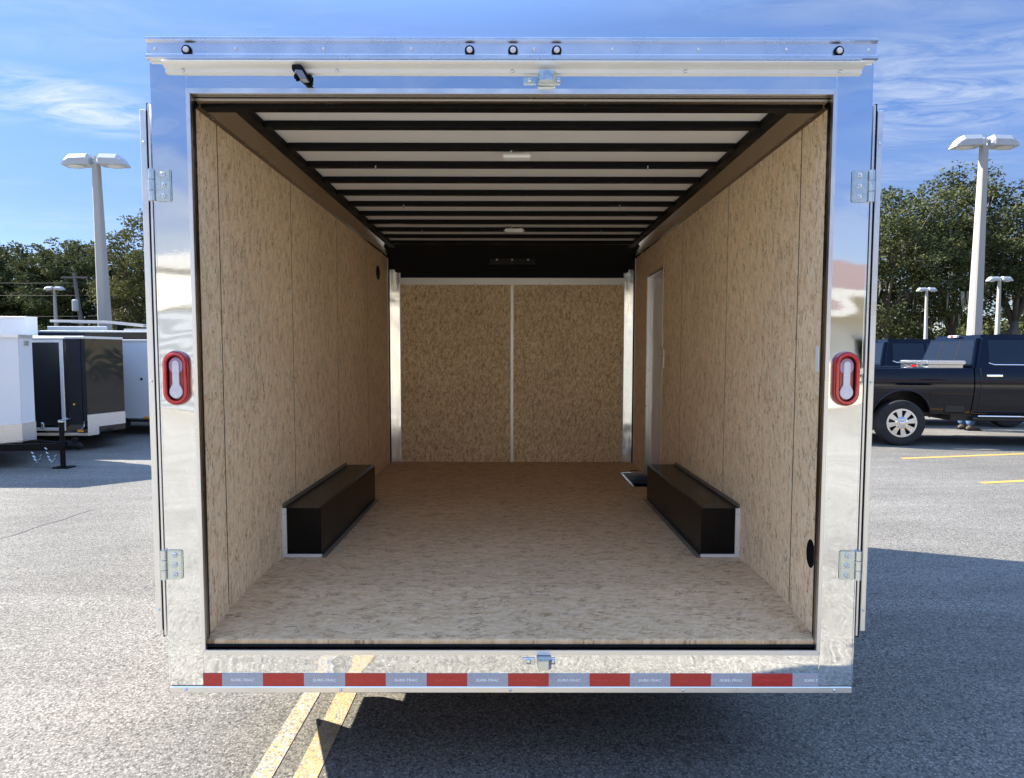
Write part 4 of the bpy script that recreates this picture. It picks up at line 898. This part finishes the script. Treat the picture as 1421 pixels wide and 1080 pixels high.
# ------------------------------------------------------------------ trees
def make_tree(x, y, h, rx, ry, label, cl=58, per=250, leafm='leaf_oak', low=.16, seed=1, size=.13, moss=0, group='trees along the back of the lot', tr=.28):
    rs = np.random.RandomState(seed); rr = random.Random(seed)
    T3 = thing('oak_tree', (x, y, 0), label, 'tree', group)
    base = Vector((x, y, 0)); fork = Vector((x+rr.uniform(-.4, .4), y, h*rr.uniform(.22, .30)))
    g = MB(); g.tube([base, base+(fork-base)*.5+Vector((.1, 0, 0)), fork], [tr*1.35, tr, tr*.9], 10)
    # clump centres fill a broad, uneven dome
    cs = []
    tries = 0
    while len(cs) < cl and tries < 4000:
        tries += 1
        u = rs.uniform(-1, 1, 3); r_ = np.linalg.norm(u)
        if r_ > 1 or r_ < .35: continue
        zc = h*(low+1)/2; zr = h*(1-low)/2
        p = Vector((x+u[0]*rx, y+u[1]*ry, zc+u[2]*zr*(1-.25*abs(u[0])) + rs.uniform(-.3, .3)))
        if any((p-q).length < h*.085 for q, _ in cs): continue
        cs.append((p, rs.uniform(.75, 1.35)*h*.085))
    limbs = [fork+Vector((math.cos(a)*rx*.42, math.sin(a)*ry*.42, h*rr.uniform(.16, .34))) for a in [k*6.283/6+rr.uniform(-.4, .4) for k in range(6)]]
    for l in limbs:
        m_ = fork+(l-fork)*.5+Vector((0, 0, h*.03)); g.tube([fork-Vector((0, 0, .2)), m_, l], [tr*.62, tr*.45, tr*.32], 8)
    for p, r_ in cs:
        l = min(limbs, key=lambda q: (q-p).length); m_ = l+(p-l)*.55+Vector((rr.uniform(-.3, .3), rr.uniform(-.3, .3), h*.025))
        g.tube([l, m_, p], [tr*.24, tr*.13, tr*.05], 5)
    g.build('trunk', M['bark'], T3, True)
    pts, nr = [], []
    for p, r_ in cs:
        n = int(1.35*per*(r_/(h*.085))**2)
        sub = rs.normal(0, 1, (7, 3)); sub /= np.linalg.norm(sub, axis=1)[:, None]; sub = sub*r_*.62*np.array([1.25, 1.25, .8])+np.array(p)
        k = rs.randint(0, 7, n); q = rs.normal(0, 1, (n, 3)); q /= np.linalg.norm(q, axis=1)[:, None]
        rad = r_*.48*rs.uniform(.25, 1.12, n)**.6
        pts.append(sub[k]+q*rad[:, None]*np.array([1.15, 1.15, .75]))
    Pn = np.concatenate(pts); n = len(Pn)
    d1 = rs.normal(0, 1, (n, 3)); d1[:, 2] *= .6; d1 /= np.linalg.norm(d1, axis=1)[:, None]
    d2 = np.cross(d1, rs.normal(0, 1, (n, 3))); d2 /= np.linalg.norm(d2, axis=1)[:, None]
    sz = size*.86*rs.uniform(.6, 1.4, n)[:, None]
    Q = np.stack([Pn-d1*sz, Pn-d2*sz*.55, Pn+d1*sz, Pn+d2*sz*.55], 1).reshape(-1, 3)-np.array([x, y, 0])
    me = bpy.data.meshes.new('crown'); me.vertices.add(4*n); me.vertices.foreach_set('co', Q.ravel().astype(np.float32))
    me.loops.add(4*n); me.loops.foreach_set('vertex_index', np.arange(4*n, dtype=np.int32)); me.polygons.add(n)
    me.polygons.foreach_set('loop_start', np.arange(0, 4*n, 4, dtype=np.int32)); me.update(calc_edges=True)
    me.materials.append(M[leafm]); o = bpy.data.objects.new('crown', me); C.objects.link(o); o.parent = T3
    if moss:
        g = MB()
        for p, r_ in cs[:moss]:
            for k in range(5):
                a = p+Vector((rr.uniform(-r_, r_), rr.uniform(-r_, r_), -r_*.4)); ln = rr.uniform(.5, 1.5)
                g.tube([a, a+Vector((rr.uniform(-.06, .06), 0, -ln*.5)), a+Vector((rr.uniform(-.12, .12), 0, -ln))], [.07, .055, .01], 4)
        tag(g.build('moss', M['moss'], T3), kind='stuff')
    return T3
def tx(u, y): return (u-710.5)/F_PX*y
make_tree(tx(-30, 55), 55, 12.3, 7.2, 5, 'dark oak at the left edge, rising behind the tall white trailer', seed=11, cl=95, low=.10, size=.15)
make_tree(tx(62, 57), 57, 12.0, 6.2, 5, 'dark oak behind the small distant light pole on the left', seed=12, cl=92, low=.10, size=.15)
make_tree(tx(128, 54), 54, 11.9, 4.6, 5, 'dark oak just behind the tall light pole on the left', seed=13, cl=84, low=.08, size=.15)
make_tree(tx(212, 42), 42, 10.9, 3.1, 3, 'olive green tree right against the big trailer on its left side', seed=14, cl=62, low=.12, leafm='leaf_warm', size=.12)
make_tree(tx(300, 55), 55, 11, 6, 5, 'dark oak hidden mostly behind the big trailer, left of its middle', seed=15, cl=50, per=160, low=.10, size=.17)
make_tree(tx(1110, 50), 50, 12, 5.5, 5, 'dark oak hidden mostly behind the big trailer, right of its middle', seed=16, cl=50, per=160, low=.1, size=.17)
make_tree(tx(1232, 43), 43, 13.6, 5.0, 4, 'dense oak right beside the big trailer above the second pickup', seed=21, cl=84, per=270, low=.10, size=.12, moss=8)
make_tree(tx(1312, 45), 45, 15.4, 4.9, 4, 'tallest oak, open crowned, left of the tall right light pole', seed=22, cl=66, per=235, low=.16, size=.12, moss=14, tr=.34)
make_tree(tx(1398, 44), 44, 14.2, 4.6, 4, 'mossy oak with bare limbs showing, right of the tall light pole', seed=23, cl=52, per=240, low=.42, size=.12, moss=16, tr=.34)
make_tree(tx(1470, 47), 47, 12.6, 5.0, 4, 'oak at the far right edge of the photo, cut by the frame', seed=24, cl=56, per=200, low=.30, size=.13, moss=8)
def shrub_belt(x0, x1, y, h, seed, label, dens=900, leaf=.17, dy=1.1):
    rs = np.random.RandomState(seed); n = int((x1-x0)*dens)
    Pn = np.stack([rs.uniform(x0, x1, n), y+rs.normal(0, dy, n), np.zeros(n)], 1)
    top = h*(.72+.28*np.sin(Pn[:, 0]*.9+seed)+.18*np.sin(Pn[:, 0]*2.3)); Pn[:, 2] = np.maximum(.05, top*rs.uniform(0, 1, n)**.7)
    d1 = rs.normal(0, 1, (n, 3)); d1 /= np.linalg.norm(d1, axis=1)[:, None]; d2 = np.cross(d1, rs.normal(0, 1, (n, 3))); d2 /= np.linalg.norm(d2, axis=1)[:, None]
    sz = leaf*rs.uniform(.6, 1.4, n)[:, None]; Q = np.stack([Pn-d1*sz, Pn-d2*sz*.55, Pn+d1*sz, Pn+d2*sz*.55], 1).reshape(-1, 3)
    me = bpy.data.meshes.new('undergrowth'); me.vertices.add(4*n); me.vertices.foreach_set('co', Q.ravel().astype(np.float32)); me.loops.add(4*n)
    me.loops.foreach_set('vertex_index', np.arange(4*n, dtype=np.int32)); me.polygons.add(n); me.polygons.foreach_set('loop_start', np.arange(0, 4*n, 4, dtype=np.int32)); me.update(calc_edges=True)
    me.materials.append(M['leaf_oak']); o = bpy.data.objects.new('undergrowth', me); C.objects.link(o); tag(o, label, 'bushes', None, 'stuff')
shrub_belt(-58, -22, 60, 4.6, 3, 'dark undergrowth filling the foot of the left trees'); shrub_belt(20, 40, 50, 4.4, 5, 'dark undergrowth filling the foot of the right trees')
shrub_belt(-75, 75, 74, 6.6, 8, 'far dark wood closing the horizon behind the lot', 620, .30, 1.6)

# ------------------------------------------------------------------ dealership behind the camera (seen in the polished frame)
yb = -14.0
BD = thing('dealership_building', (0, yb, 0), 'cream stucco building mirrored in the polished rear frame of the big trailer', 'building')
MB().box(-26, 3, yb-8, yb, 0, 4.5).box(3.01, 26, yb-8, yb-.02, 0, 3.35).build('wall', M['cream'], BD)
MB().box(-26.1, 3.005, yb-.1, yb+.09, 4.25, 4.62, .01).box(-26, 3, yb+.002, yb+.05, 3.10, 3.22, .01).build('parapet', M['trim_white'], BD)
g = MB(); g.prism([(yb+.7, 3.30), (yb+.7, 3.42), (yb-4, 5.0), (yb-8.6, 3.42), (yb-8.6, 3.30)], 3.02, 26.6, 'x'); g.build('tile_roof', M['tile'], BD)
MB().box(3.02, 26.5, yb+.62, yb+.74, 3.16, 3.40, .01).build('fascia', M['trim_white'], BD)
for x in (-19.5, -12.4, -5.3):
    MB().box(x-2.9, x+2.9, yb+.002, yb+.04, .02, 3.0, .01).build('roller_door', M['roller'], BD)
for x in (6.5, 11.5, 16.5):
    wn_ = MB().box(x-.9, x+.9, yb-.0195, yb+.02, .9, 2.3).build('window', M['glass'], BD); MB().box(x-1., x+1., yb-.0195, yb+.05, .8, .898).box(x-1., x+1., yb-.0195, yb+.05, 2.302, 2.4).build('sill', M['trim_white'], wn_)
make_tree(14, -32, 8.5, 4, 4, 'oak standing behind the cream building, mirrored in the frame', seed=31, cl=34, per=110, size=.2, group='trees behind the building')
make_tree(24, -34, 8.0, 4, 4, 'second oak behind the cream building, farther right in the mirrored view', seed=32, cl=30, per=110, size=.2, group='trees behind the building')
